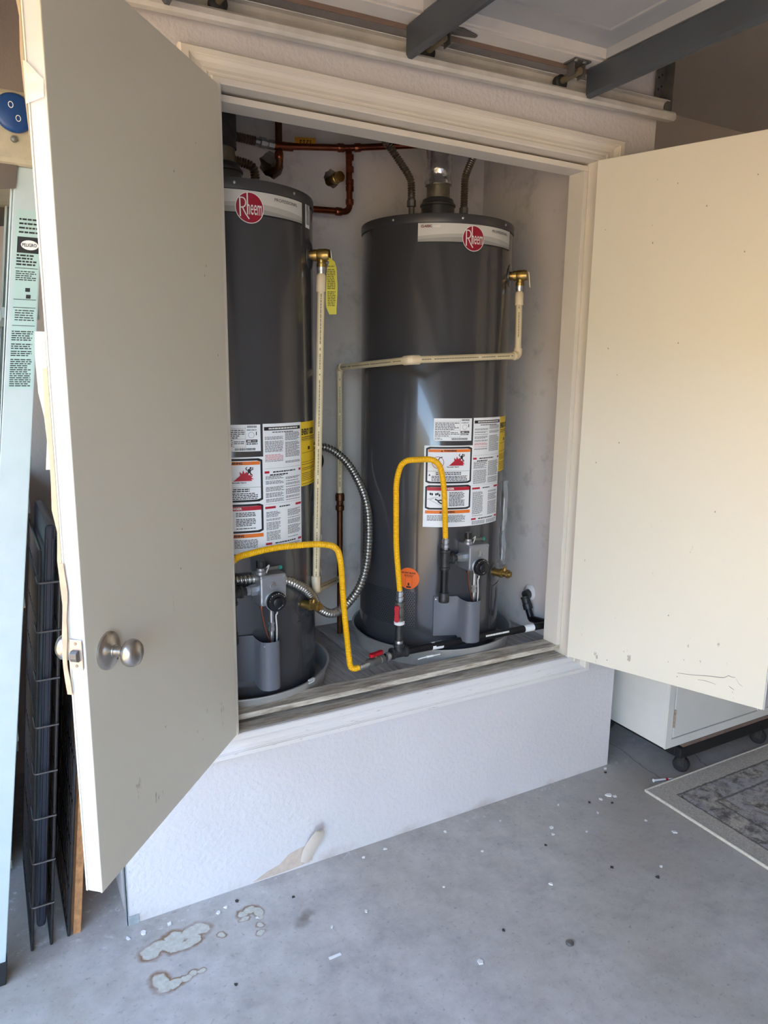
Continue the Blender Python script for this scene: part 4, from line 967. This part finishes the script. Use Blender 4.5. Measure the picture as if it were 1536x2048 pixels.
# silver flexible connector looping between the heaters
AL = Vector((-1.367, .37, 0))
def onL(r, a, z): return AL+Vector((r*math.cos(math.radians(a)), r*math.sin(math.radians(a)), z))
pts = [(-1.035, .60, 1.225), (-.985, .56, 1.237), (-.93, .52, 1.215), (-.893, .45, 1.15), (-.884, .36, 1.04), (-.905, .31, .89), (-.945, .285, .785), (-1.01, .262, .728), (-1.085, .215, .722), onL(.287, -39, .758), onL(.283, -49, .81), onL(.283, -60, .853), onL(.283, -75, .893), onL(.283, -92, .91), onL(.285, -104, .912), onL(.287, -115, .912)]
fc = thing('flexible_conduit', 'silver corrugated flexible line looping between the two water heaters', 'flexible line', pts[0])
corr(spline(pts, 8), .0132, .0115, .0022, 14).build('corrugated_tube', FLEX, fc, True, angle=math.radians(60))
m = MB().lathe([(.015, -.03), (.015, -.01), (.018, -.008), (.018, .012), (.014, .014)], pts[0], (.78, -.55, .1), 8); m.build('end_nut', BLACK, fc)
tv = thing('wall_valve', 'black round wall valve dial behind a cream relief pipe', 'valve', (-1.02, .70, 1.17))
MB().lathe([(.034, 0), (.036, .004), (.036, .012), (.033, .015), (.026, .016), (.0, .016)], (-1.015, .52, 1.187), (.3, -.95, 0), 32).build('dial_body', BLACK, tv, True)
MB().cyl((-1.012, .53, 1.187), (-1.06, .72, 1.187), .012, seg=14).build('valve_stem', BLKPIPE, tv, True)
m = MB()
for k in range(10):
    a = k*2*pi/10; c = Vector((-1.015, .52, 1.187))+Vector((.3, -.95, 0)).normalized()*.0166; s = Vector((.95, .3, 0)); p = c+s*.021*math.cos(a)+Vector((0, 0, .021*math.sin(a))); m.obox(p-s*.001, s*.002, (0, -.0006, 0), (0, 0, .003))
m.build('dial_marking', INKW, tv)
# plastic document pouches on the heaters' sides
def pouch(label, c, a, z0, z1):
    A = math.radians(a); d = Vector((math.cos(A), math.sin(A), 0)); t = Vector((-d.y, d.x, 0)); rnd = random.Random(int(a))
    base = Vector((c[0], c[1], 0))+d*(RT+.004); vs = []; fs = []; N, K = 10, 5
    for i in range(N+1):
        z = z0+(z1-z0)*i/N
        for k in range(K+1): vs.append(base+t*(.10*(k/K-.35))+d*(.006+.010*math.sin(k*1.9+i)+(.006*rnd.random()))+Vector((0, 0, z-(.02*k/K if i == N else 0))))
    for i in range(N):
        for k in range(K): q = i*(K+1)+k; fs.append((q, q+1, q+K+2, q+K+1))
    p = thing('document_pouch', label, 'pouch', tuple(base+Vector((0, 0, z0))), 'clear manual pouches')
    MB().add(vs, fs).build('plastic_sleeve', CLEAR, p, True)
    MB().obox(base+d*.003-t*.012+Vector((0, 0, z0+.012)), t*.06, d*.003, (0, 0, (z1-z0)*.78)).build('folded_manual', PAPER, p)
pouch('clear plastic pouch of folded papers behind a cream relief pipe', (-1.367, .37), -24, .80, 1.10)
pouch('clear plastic pouch of folded papers beside the brass drain valve', (-.585, .415), -36, .80, 1.12)

# ------------------------------------------------------------------ garage door overhead, track
SL = .022
def zt(x): return SL*x
tr = thing('door_track', 'white painted garage door track fixed above the closet casing', 'door track', (-1.2, -.04, 2.3))
def rail(x0, x1, prof_, th, nm, mat):
    m = MB(); n = len(prof_); vs = []; fs = []
    for x in (x0, x1):
        for (y, z) in prof_: vs.append((x, y, z+zt(x)))
        for (y, z) in reversed(prof_): vs.append((x, y+.0001, z+zt(x)))
    # solid strip from offset outline
    out = []
    pr = [Vector((y, z, 0)) for y, z in prof_]; L = []; Rr = []
    for i, p in enumerate(pr):
        d = (pr[min(i+1, n-1)]-pr[max(i-1, 0)]).normalized(); nn = Vector((-d.y, d.x, 0)); L.append(p+nn*th/2); Rr.append(p-nn*th/2)
    ring = L+Rr[::-1]; k = len(ring); vs = [(x, p.x, p.y+zt(x)) for x in (x0, x1) for p in ring]
    fs = [(i, (i+1) % k, (i+1) % k+k, i+k) for i in range(k)]
    for i in range(n-1):
        fs.append((i, i+1, k-2-i, k-1-i)); fs.append((k+i, 2*k-1-i, 2*k-2-i, k+i+1))
    return m.add(vs, fs).build(nm, mat, tr)
rail(-2.62, .012, [(-.064, 2.340), (-.069, 2.334), (-.070, 2.322), (-.063, 2.316), (-.04, 2.318), (-.022, 2.325), (-.016, 2.335), (-.016, 2.372), (-.020, 2.382), (-.034, 2.386), (-.044, 2.380)], .0022, 'track_rail', TRACKM)
m = MB().box((-2.62, -.014, 2.355+zt(-1)), (.0, -.001, 2.375+zt(-.2))); m.build('backing_strip', TRACKM, tr)
hg = MB(); hg.box((-.03, -.014, 2.33), (.012, -.011, 2.8)); hg.box((.009, -.05, 2.33), (.012, -.011, 2.8)); ha = hg.build('hanger_angle', GALVD, tr)
for k in range(7):
    for x in (-.018, -.004): MB().cyl((x, -.0145, 2.35+k*.035+(.01 if x > -.01 else 0)), (x, -.0135, 2.35+k*.035+(.01 if x > -.01 else 0)), .0035, seg=8).build('slot', HOLE, ha)
for x in (-.10, -.07, -.05): MB().cyl((x, -.0185, 2.358+zt(x)), (x, -.0165, 2.358+zt(x)), .0032, seg=8).build('bolt_hole', HOLE, tr)
gd = thing('garage_door', 'open overhead sectional garage door with grey steel struts', 'garage door', (-1.2, -.1, 2.38))
GZ = 2.392
def P(x, y, z): return Vector((x, y, z+zt(x)))
def sbox(x0, x1, y0, y1, z0, z1): # sheared box following the slope
    m = MB(); vs = [P(x, y, z) for z in (z0, z1) for x, y in ((x0, y0), (x1, y0), (x1, y1), (x0, y1))]
    return m.add(vs, [(3, 2, 1, 0), (4, 5, 6, 7), (0, 1, 5, 4), (1, 2, 6, 5), (2, 3, 7, 6), (3, 0, 4, 7)])
Y0, Y1 = -4.9, -.088
for k in range(4):
    x1 = -.362-k*.612; x0 = x1-.606
    sec = sbox(x0, x1, Y0, Y1, GZ+.03, GZ+.05).build('door_section', GDOOR, gd)
    sbox(x0+.001, x1-.001, Y1-.058, Y1, GZ, GZ+.03).build('end_stile', GSTILE, sec)
    sbox(x0+.001, x1-.001, Y1-.072, Y1-.06, GZ+.004, GZ+.03).build('stile_lip', GSTILE, sec)
    sbox(x0+.001, x1-.001, Y1+.001, Y1+.004, GZ-.012, GZ+.012).build('door_edge', GEDGE, sec)
    sbox(x0+.001, x0+.035, Y0, Y1-.073, GZ+.004, GZ+.03).build('meeting_rail', GSTILE, sec)
    sbox(x1-.035, x1-.001, Y0, Y1-.073, GZ+.004, GZ+.03).build('meeting_rail', GDOOR, sec)
    for i in range(4):
        ya = Y1-.16-i*1.17; yb = ya-1.02
        m = MB()
        for (a, b, c_, d_) in ((x0+.11, x1-.11, ya-.012, ya), (x0+.11, x1-.11, yb, yb+.012), (x0+.11, x0+.122, yb+.012, ya-.012), (x1-.122, x1-.11, yb+.012, ya-.012)):
            q = sbox(a, b, c_, d_, GZ+.024, GZ+.0302); m.add(q.v, q.f)
        m.build('embossed_panel', GDOOR, sec)
def strut(x):
    prof_ = [(.036, 0), (.0, 0), (-.004, -.006), (-.004, -.070), (.002, -.077), (.012, -.077)]; th = .003; n = len(prof_)
    pr = [Vector((a, b, 0)) for a, b in prof_]; L = []; Rr = []
    for i, p in enumerate(pr):
        d = (pr[min(i+1, n-1)]-pr[max(i-1, 0)]).normalized(); nn = Vector((-d.y, d.x, 0)); L.append(p+nn*th/2); Rr.append(p-nn*th/2)
    ring = L+Rr[::-1]; k = len(ring); vs = []
    for y in (-.094, Y0): vs += [P(x, y, GZ-.002) + Vector((p.x, 0, p.y)) for p in ring]
    fs = [(i, (i+1) % k, (i+1) % k+k, i+k) for i in range(k)]
    for i in range(n-1): fs.append((i, i+1, k-2-i, k-1-i)); fs.append((k+i, 2*k-1-i, 2*k-2-i, k+i+1))
    s_ = MB().add(vs, fs).build('steel_strut', STRUTM, gd)
    MB().lathe([(.009, 0), (.008, .005), (.003, .006), (0, .006)], P(x+.02, -.115, GZ-.0035), (0, 0, -1), 6).build('strut_bolt', STEEL, s_)
for x in (-.398, -1.012, -1.624): strut(x)
def roller(x, big):
    o = P(x, -.05, GZ-.03); h_ = P(x+.004, -.115, GZ-.012)
    hg = MB(); hg.obox(P(x-.03, -.14, GZ-.0045), (.06, 0, 0), (0, .05, 0), (0, 0, .004)); hg.obox(P(x-.02, -.125, GZ-.04), (.003, 0, 0), (0, .03, 0), (0, 0, .038)); hg.obox(P(x+.02, -.125, GZ-.04), (.003, 0, 0), (0, .03, 0), (0, 0, .038))
    if big: hg.prism([(0, -.02), (.03, -.022), (.085, -.006), (.085, .006), (.03, .016), (0, .016)], P(x+.02, -.12, GZ-.005), (1, 0, .02), (0, 1, 0), (0, 0, .003))
    H_ = hg.build('roller_hinge', GALVD, gd)
    for q in (-.02, .012): MB().lathe([(.006, 0), (.0055, .004), (0, .005)], P(x+q, -.132, GZ-.0045), (0, 0, -1), 6).build('hinge_bolt', STEEL, H_)
    MB().cyl(P(x, -.13, GZ-.028), P(x, -.055, GZ-.031), .0095, seg=14)  .build('roller_stem', M('dull yellow stem', (120, 108, 84), .5, .4), H_, True)
    w = MB().lathe([(.006, -.011), (.017, -.011), (.0215, -.008), (.0215, -.003), (.0195, 0), (.0215, .003), (.0215, .008), (.017, .011), (.006, .011)], P(x, -.045, GZ-.0345), (0, 1, 0), 28).build('roller_wheel', IRON, H_, True)
roller(-.462, False); roller(-.925, True); roller(-1.49, False)

# ------------------------------------------------------------------ ladder leaning by the closet side
ld = thing('step_ladder', 'folded pale green fibreglass step ladder with a long text sticker on its rail', 'ladder', (-2.1, .12, 0))
def lx(z): return -2.104+.117*z
def railbox(dx0, dx1, z0, z1, y0, y1, nm, mat, taper=0, par=None):
    m = MB(); vs = []
    for z, tp in ((z0, 0), (z1, taper)):
        for x, y in ((lx(z)+dx0+tp, y0), (lx(z)+dx1, y0), (lx(z)+dx1, y1), (lx(z)+dx0+tp, y1)): vs.append((x, y, z))
    return m.add(vs, [(3, 2, 1, 0), (4, 5, 6, 7), (0, 1, 5, 4), (1, 2, 6, 5), (2, 3, 7, 6), (3, 0, 4, 7)]).build(nm, mat, par or ld, bevel=.002)
for y0, sg in ((-.06, 1), (.40, -1)):
    rw = railbox(-.068, 0, .055, 1.915, y0, y0+.004*sg, 'front_rail', LADW, .010)
    railbox(-.068, -.064, .055, 1.915, y0+.004*sg, y0+.03*sg, 'rail_flange', LADW, .010, rw); railbox(-.004, 0, .055, 1.915, y0+.004*sg, y0+.03*sg, 'rail_flange', LADG, 0, rw)
    rb = railbox(-.140, -.084, .06, 1.90, y0+.006*sg, y0+.010*sg, 'rear_leg', LADG)
    railbox(-.088, -.084, .06, 1.90, y0+.010*sg, y0+.032*sg, 'rail_flange', LADG, 0, rb)
    railbox(-.072, .003, .0, .062, y0-.004*sg, y0+.034*sg, 'rubber_foot', RUBBER)
    railbox(-.144, -.082, .0, .062, y0+.002*sg, y0+.036*sg, 'rubber_foot', RUBBER)
    z = 1.93
    MB().prism([(-.05, -.07), (.012, -.06), (.018, .02), (-.01, .05), (-.04, .03)], (lx(z)-.068, y0-.002*sg, z), (1, 0, 0), (.1, 0, 1), (0, -.003*sg, 0)).build('hinge_bracket', M('brown grey bracket', (104, 94, 86), .5, .4), ld)
    MB().lathe([(.009, 0), (.008, .006), (0, .007)], (lx(1.94)-.067, y0-.005*sg, 1.942), (0, -sg, 0), 6).build('bracket_bolt', GALV, ld)
for k in range(5):
    z = .30+k*.33; MB().obox((lx(z)-.07, -.028, z-.012), (.075, 0, 0), (0, .396, 0), (0, 0, .022)).build('step', LADW, ld)
tp = MB().obox((lx(1.915)-.155, -.075, 1.915), (.20, 0, 0), (0, .49, 0), (.017, 0, .145)).build('top_cap', LADCAP, ld, bevel=.012)
c = Vector((-1.932, -.078, 2.012))
bd = MB().lathe([(.0375, 0), (.0375, .006), (.034, .011), (.030, .0125), (.0, .013)], c, (0, -1, 0), 36).build('blue_cap', BLUE, tp, True)
m = MB()
for s in (-1, 1):
    q = c+Vector((.006*s, -.0133, -.012*s)); ring = [(a*math.cos(k*pi/6), b*math.sin(k*pi/6)) for a, b in ((.005, .0065), (.0036, .005)) for k in range(12)]
    m.add([q+Vector((x, 0, z)) for x, z in ring], [(k, (k+1) % 12, (k+1) % 12+12, k+12) for k in range(12)])
m.build('cap_emblem', INKW, bd)
MB().lathe([(.007, 0), (.006, .004), (0, .005)], (-1.936, -.077, 1.963), (0, -1, 0), 14).build('cap_rivet', GALV, tp)
lb = thing
yl = -.0605
def lq(x, z): return Vector((lx(z)-.064+x+.008*((z-.06)/1.86), yl, z))
def lquad(m, x0, x1, z0, z1, lift=0): m.add([lq(x0, z0)-Vector((0, lift, 0)), lq(x1, z0)-Vector((0, lift, 0)), lq(x1, z1)-Vector((0, lift, 0)), lq(x0, z1)-Vector((0, lift, 0))], [(0, 1, 2, 3)])
m = MB(); lquad(m, .006, .054, 1.455, 1.83); st_ = m.build('rail_sticker', M('pale green sticker', (168, 194, 186), .5), ld)
rnd = random.Random(9); m = MB()
for (x0, x1, z0, z1, nn, fl) in ((.010, .05, 1.715, 1.74, 4, .55), (.01, .05, 1.68, 1.706, 6, .45), (.012, .05, 1.60, 1.625, 5, .4), (.008, .05, 1.54, 1.585, 10, .5), (.008, .05, 1.46, 1.538, 18, .5), (.012, .05, 1.78, 1.815, 4, .4)):
    for q in dashes(x0, x1, z0, z1, nn, rnd, fl): lquad(m, q[0], q[1], q[2], q[3], .0004)
lquad(m, .010, .052, 1.742, 1.775, .0004)
for z in (1.71, 1.645, 1.628, 1.59): lquad(m, .008, .052, z, z+.0012, .0004)
for x, z in ((.03, 1.662), (.032, 1.648)): lquad(m, x, x+.009, z, z+.008, .0004)
m.build('sticker_print', INK, st_)
n = 20; m = MB(); m.add([lq(.034, 1.7585)+Vector((.017*math.cos(2*pi*k/n), -.0008, .010*math.sin(2*pi*k/n))) for k in range(n)], [tuple(range(n))]); m.build('sticker_oval', INKW, st_)
vs, fs = text_uv('PELIGRO', 0, 0, .028, .007); MB().add([lq(.020, 1.755)+Vector((a, -.0012, b)) for a, b in vs], fs).build('sticker_lettering', INK, st_)

# ------------------------------------------------------------------ folded wire crates, board, bins
def crate(label, xb, slope, y0, y1, H_, thick, tray):
    t = thing('folded_crate', label, 'dog crate', (xb, (y0+y1)/2, 0))
    X = lambda z, o=0: xb+slope*z+o
    offs = (0, -thick) if tray else (0,)
    for o in offs:
        fr = MB(); fr.tube([(X(.006, o), y0, .006), (X(H_, o), y0, H_)], .0038, 8); fr.tube([(X(.006, o), y1, .006), (X(H_, o), y1, H_)], .0038, 8); fr.tube([(X(.006, o), y0, .006), (X(.006, o), y1, .006)], .0038, 8); fr.tube([(X(H_, o), y0, H_), (X(H_, o), y1, H_)], .0038, 8)
        f_ = fr.build('crate_panel', CRATEW, t)
        k = 0; z = .13
        mh = MB()
        while z < H_-.02: MB().tube([(X(z, o), y0, z), (X(z, o), y1, z)], .0022, 6).build('cross_wire', CRATEW, f_); z += .123
        n = int((y1-y0)/.035)
        for i in range(1, n): MB().tube([(X(.006, o), y0+(y1-y0)*i/n, .006), (X(H_, o), y0+(y1-y0)*i/n, H_)], .0017, 5).build('upright_wire', CRATEW, f_)
    if tray:
        z = .13; lp_ = MB()
        while z < H_-.02:
            MB().tube(roundpath([(X(z, -thick-.004), y0+.06, z), (X(z, -thick-.004), y0-.006, z), (X(z, .004), y0-.006, z)], .01, 5), .0026, 8).build('wrap_wire', M('worn crate wire', (92, 86, 84), .4, .5), t); z += .123
        m = MB(); zz = [(.10, 0), (H_+.06, 0)]
        a0, a1 = X(.06, -thick*.78), X(H_+.06, -thick*.78)
        m.obox((a0, y0+.004, .06), (thick*.5, 0, 0), (0, y1-y0-.01, 0), (a1-a0, 0, H_)).build('plastic_tray', TRAY, t, bevel=.008)
        for q in (-.010, .008): MB().obox((a0+.004+thick*.3*(q > 0), y0+.002, .08), (.003, 0, 0), (0, .004, 0), ((a1-a0)*.95, 0, H_*.95)).build('tray_rib', TRAY, t)
    return t
crate('folded black wire dog crate wrapped round a dark plastic tray', -1.992, .088, .02, .42, 1.07, .046, True)
crate('single folded black wire panel leaning next to the brown board', -1.949, .098, .03, .44, .86, .02, False)
ob = MB().obox((-1.937, .035, 0), (.019, 0, 0), (0, .45, 0), (.075, 0, .78)).build('wood_board', OSB, None); tag(ob, 'rough brown wooden board leaning between wire panel and closet wall', 'board')
for k, (z0, z1, xr) in enumerate(((0, .43, -2.03), (.431, .86, -1.985), (.861, 1.17, -1.945))):
    t = thing('storage_bin', ['grey plastic storage bin standing on the concrete floor', 'grey plastic storage bin in the middle of the bin stack', 'grey plastic storage bin on top of the bin stack'][k], 'storage bin', (xr-.18, .7, z0), 'grey bins stacked behind the ladder')
    m = MB(); vs = []
    for z, ins in ((z0, .05), (z0+.02, .035), (z1-.03, .008)):
        for x, y in ((xr-.34+ins, .46+ins), (xr-ins, .46+ins), (xr-ins, .94-ins), (xr-.34+ins, .94-ins)): vs.append((x, y, z))
    m.add(vs, [(3, 2, 1, 0)]+[(4*i+j, 4*i+(j+1) % 4, 4*i+4+(j+1) % 4, 4*i+4+j) for i in range(2) for j in range(4)]+[(8, 9, 10, 11)]); m.build('bin_body', BIN, t, bevel=.012)
    MB().box((xr-.345, .455, z1-.03), (xr, .945, z1-.002)).build('bin_lid', BIN if k < 2 else BINL, t, bevel=.006)
    MB().box((xr-.002, .48, z1-.09), (xr+.006, .57, z1-.012)).build('bin_latch', BINL, t, bevel=.002)
for k in range(2):
    o = MB().lathe([(.022, 0), (.03, .03), (.040, .055), (.041, .06), (.038, .058), (.02, .004)], (-1.99-.02*k, .52+.09*k, 1.1685), (0, 0, 1), 28).build('plastic_cup', M('white plastic cup', (206, 206, 204), .4), None, True, loc=(-1.99-.02*k, .52+.09*k, 1.1685))
    tag(o, 'white plastic cup standing on top of the bin stack', 'cup', 'cups on the bins')

# ------------------------------------------------------------------ cabinet on dolly
cb = thing('metal_cabinet', 'off white two-door metal cabinet standing on a black dolly', 'cabinet', (.6, .04, .132))
MB().box((.092, -.178, .132), (1.16, .3, .98)).build('cabinet_body', CABM, cb, bevel=.003)
MB().box((.092, -.187, .132), (1.16, -.178, .165)).build('kick_rail', CABM, cb); MB().box((.092, -.187, .165), (.122, -.178, .98)).build('side_post', CABM, cb)
for x0, x1 in ((.127, .632), (.638, 1.14)):
    dr = MB().box((x0, -.188, .17), (x1, -.178, .96)).build('cabinet_door', CABM, cb, bevel=.002)
    MB().box((x1-.006 if x0 < .3 else x0, -.1905, .17), (x1 if x0 < .3 else x0+.006, -.188, .96)).build('door_lip', M('pale cabinet lip', (232, 230, 226), .4), dr)
    for z in (.25, .85):
        hx = .124 if x0 < .3 else 1.143
        MB().cyl((hx, -.191, z-.035), (hx, -.191, z+.035), .0035, seg=10).build('hinge_pin', M('rusty hinge', (170, 150, 130), .5, .4, var=.4, vs_=90), dr, True)
dy = thing('furniture_dolly', 'black wheeled dolly under the off white cabinet', 'dolly', (.62, .0, 0))
m = MB()
for a, b in (((.17, -.196, .075), (1.1, -.17, .118)), ((.17, .2, .075), (1.1, .244, .118)), ((.17, -.17, .075), (.22, .2, .118)), ((1.05, -.17, .075), (1.1, .2, .118))): MB().box(a, b).build('frame_rail', DOLLYB, dy, bevel=.004)
MB().box((.19, -.19, .118), (1.09, .236, .1315)).build('dolly_deck', DOLLYW, dy)
for x, y in ((.22, -.165), (.69, -.165), (1.06, -.165), (.22, .22), (1.06, .22)):
    cs = MB().lathe([(.006, -.014), (.026, -.014), (.03, -.010), (.03, .010), (.026, .014), (.006, .014)], (x, y, .0305), (.9, .44, 0), 24).build('caster_wheel', RUBBER, dy, True)
    m = MB(); s = Vector((.9, .44, 0)).normalized()
    for q in (-.019, .016): m.obox(Vector((x, y, .026))+s*q+Vector((.44, -.9, 0))*-.012, s*.003, Vector((.44, -.9, 0))*.026, (0, 0, .05))
    m.build('caster_fork', IRON, cs)
# rug
rg = MB().box((.0, -1.2, .0), (1.6, 0, .009)); ro_ = rg.build('area_rug', RUG, None); ro_.location = (-.018, -.206, .0005); ro_['_w'] = (0, 0, 0)
tag(ro_, 'patterned grey beige rug with a cream bound edge on the concrete', 'rug')
for a, b in (((0, -1.2, .006), (0, 0, .006)), ((0, 0, .006), (1.6, 0, .006)), ((1.6, 0, .006), (1.6, -1.2, .006)), ((1.6, -1.2, .006), (0, -1.2, .006))):
    MB().tube(resample([Vector(a), Vector(b)], .05), .0055, 8).build('bound_edge', RUGEDGE, ro_, True)
# dropped wall anchor
an = thing('wall_anchor', 'white plastic wall anchor lying on the floor by the rug corner', 'wall anchor', (.1, -.187, .004))
A_, B_ = Vector((.061, -.172, .0065)), Vector((.149, -.196, .0035))
MB().lathe([(.0065, 0), (.0065, .0015), (.0042, .006), (.004, .05), (.003, .06), (.0026, .082), (.0005, .09)], A_, B_-A_, 12).build('anchor_body', INKW, an, True)
MB().lathe([(.0043, .052), (.0043, .062)], A_, B_-A_, 10).build('anchor_band', INKR, an)

# ------------------------------------------------------------------ small litter
def chip(x, y, s, mat, nm, label, grp, rnd):
    n = rnd.randint(4, 6); P_ = [(s*(.6+.6*rnd.random())*math.cos(2*pi*k/n), s*(.5+.5*rnd.random())*math.sin(2*pi*k/n)) for k in range(n)]
    o = MB().prism(P_, (0, 0, 0), (1, 0, rnd.random()*.1), (0, 1, 0), (0, 0, .0015+.3*s*rnd.random())).build(nm, mat, None); o.location = (x, y, .0006); o.rotation_euler.z = rnd.random()*6
    tag(o, label, 'debris', grp)
rnd = random.Random(21)
for (x, y, s) in ((-.03, -.02, .008), (-.155, -.16, .012), (-.14, -.175, .010), (-.2, -.165, .008), (-.47, -.21, .010), (-.49, -.24, .008), (-.155, -.33, .008), (-.12, -.42, .009), (-.36, -.12, .006), (-.6, -.1, .006), (-.8, -.06, .006), (-1.02, -.045, .007), (-1.1, -.05, .006), (-.66, -.42, .007), (-.38, -.28, .005), (-.27, -.22, .005), (-1.48, -.14, .006), (-1.57, -.07, .007), (-1.545, -.06, .006), (-1.70, -.05, .008), (-1.77, -.05, .009), (-1.81, -.05, .008), (-1.02, -.56, .010), (-1.2, -.26, .006), (-.95, -.28, .005), (-.3, -.52, .006), (-1.31, -.27, .006), (-.75, -.2, .005)):
    chip(x, y, s, CHIP, 'paint_chip', 'small white paint chip lying on the concrete floor', 'white paint chips scattered on the floor', rnd)
for (x, y, s) in ((-.18, -.20, .006), (-.25, -.16, .005), (-.44, -.45, .007), (-.55, -.27, .006), (-1.51, -.05, .007), (-1.36, -.11, .006), (-.05, -.04, .008), (-.9, -.5, .006), (-.35, -.55, .007), (-1.6, -.33, .006)):
    chip(x, y, s, CHIPD, 'dirt_crumb', 'small dark crumb of dirt on the concrete floor', 'dark crumbs scattered on the floor', rnd)
o = MB().box((-.017, -.004, 0), (.017, .004, .0015)).build('staple_strip', INKW, None); o.location = (-1.345, -.365, .0006); tag(o, 'tiny white strip of plastic lying on the concrete floor', 'debris')
o = MB().lathe([(.011, 0), (.011, .003), (.008, .006), (.003, .008), (0, .008)], (0, 0, 0), (0, 0, 1), 14).build('pebble', GALV, None, True); o.location = (-.77, -.62, .0006); tag(o, 'small round metal washer cap lying on the concrete floor', 'debris')
for o in bpy.data.objects:
    if o.parent and any(k in o.name for k in ('print', 'lettering', 'barcode', 'rules_and_bars', 'dial_marking', 'emblem')) and o.type == 'MESH' and 'sticker' != o.name.split('.')[0][-7:]: o['kind'] = 'stuff'
    if '_w' in o: del o['_w']
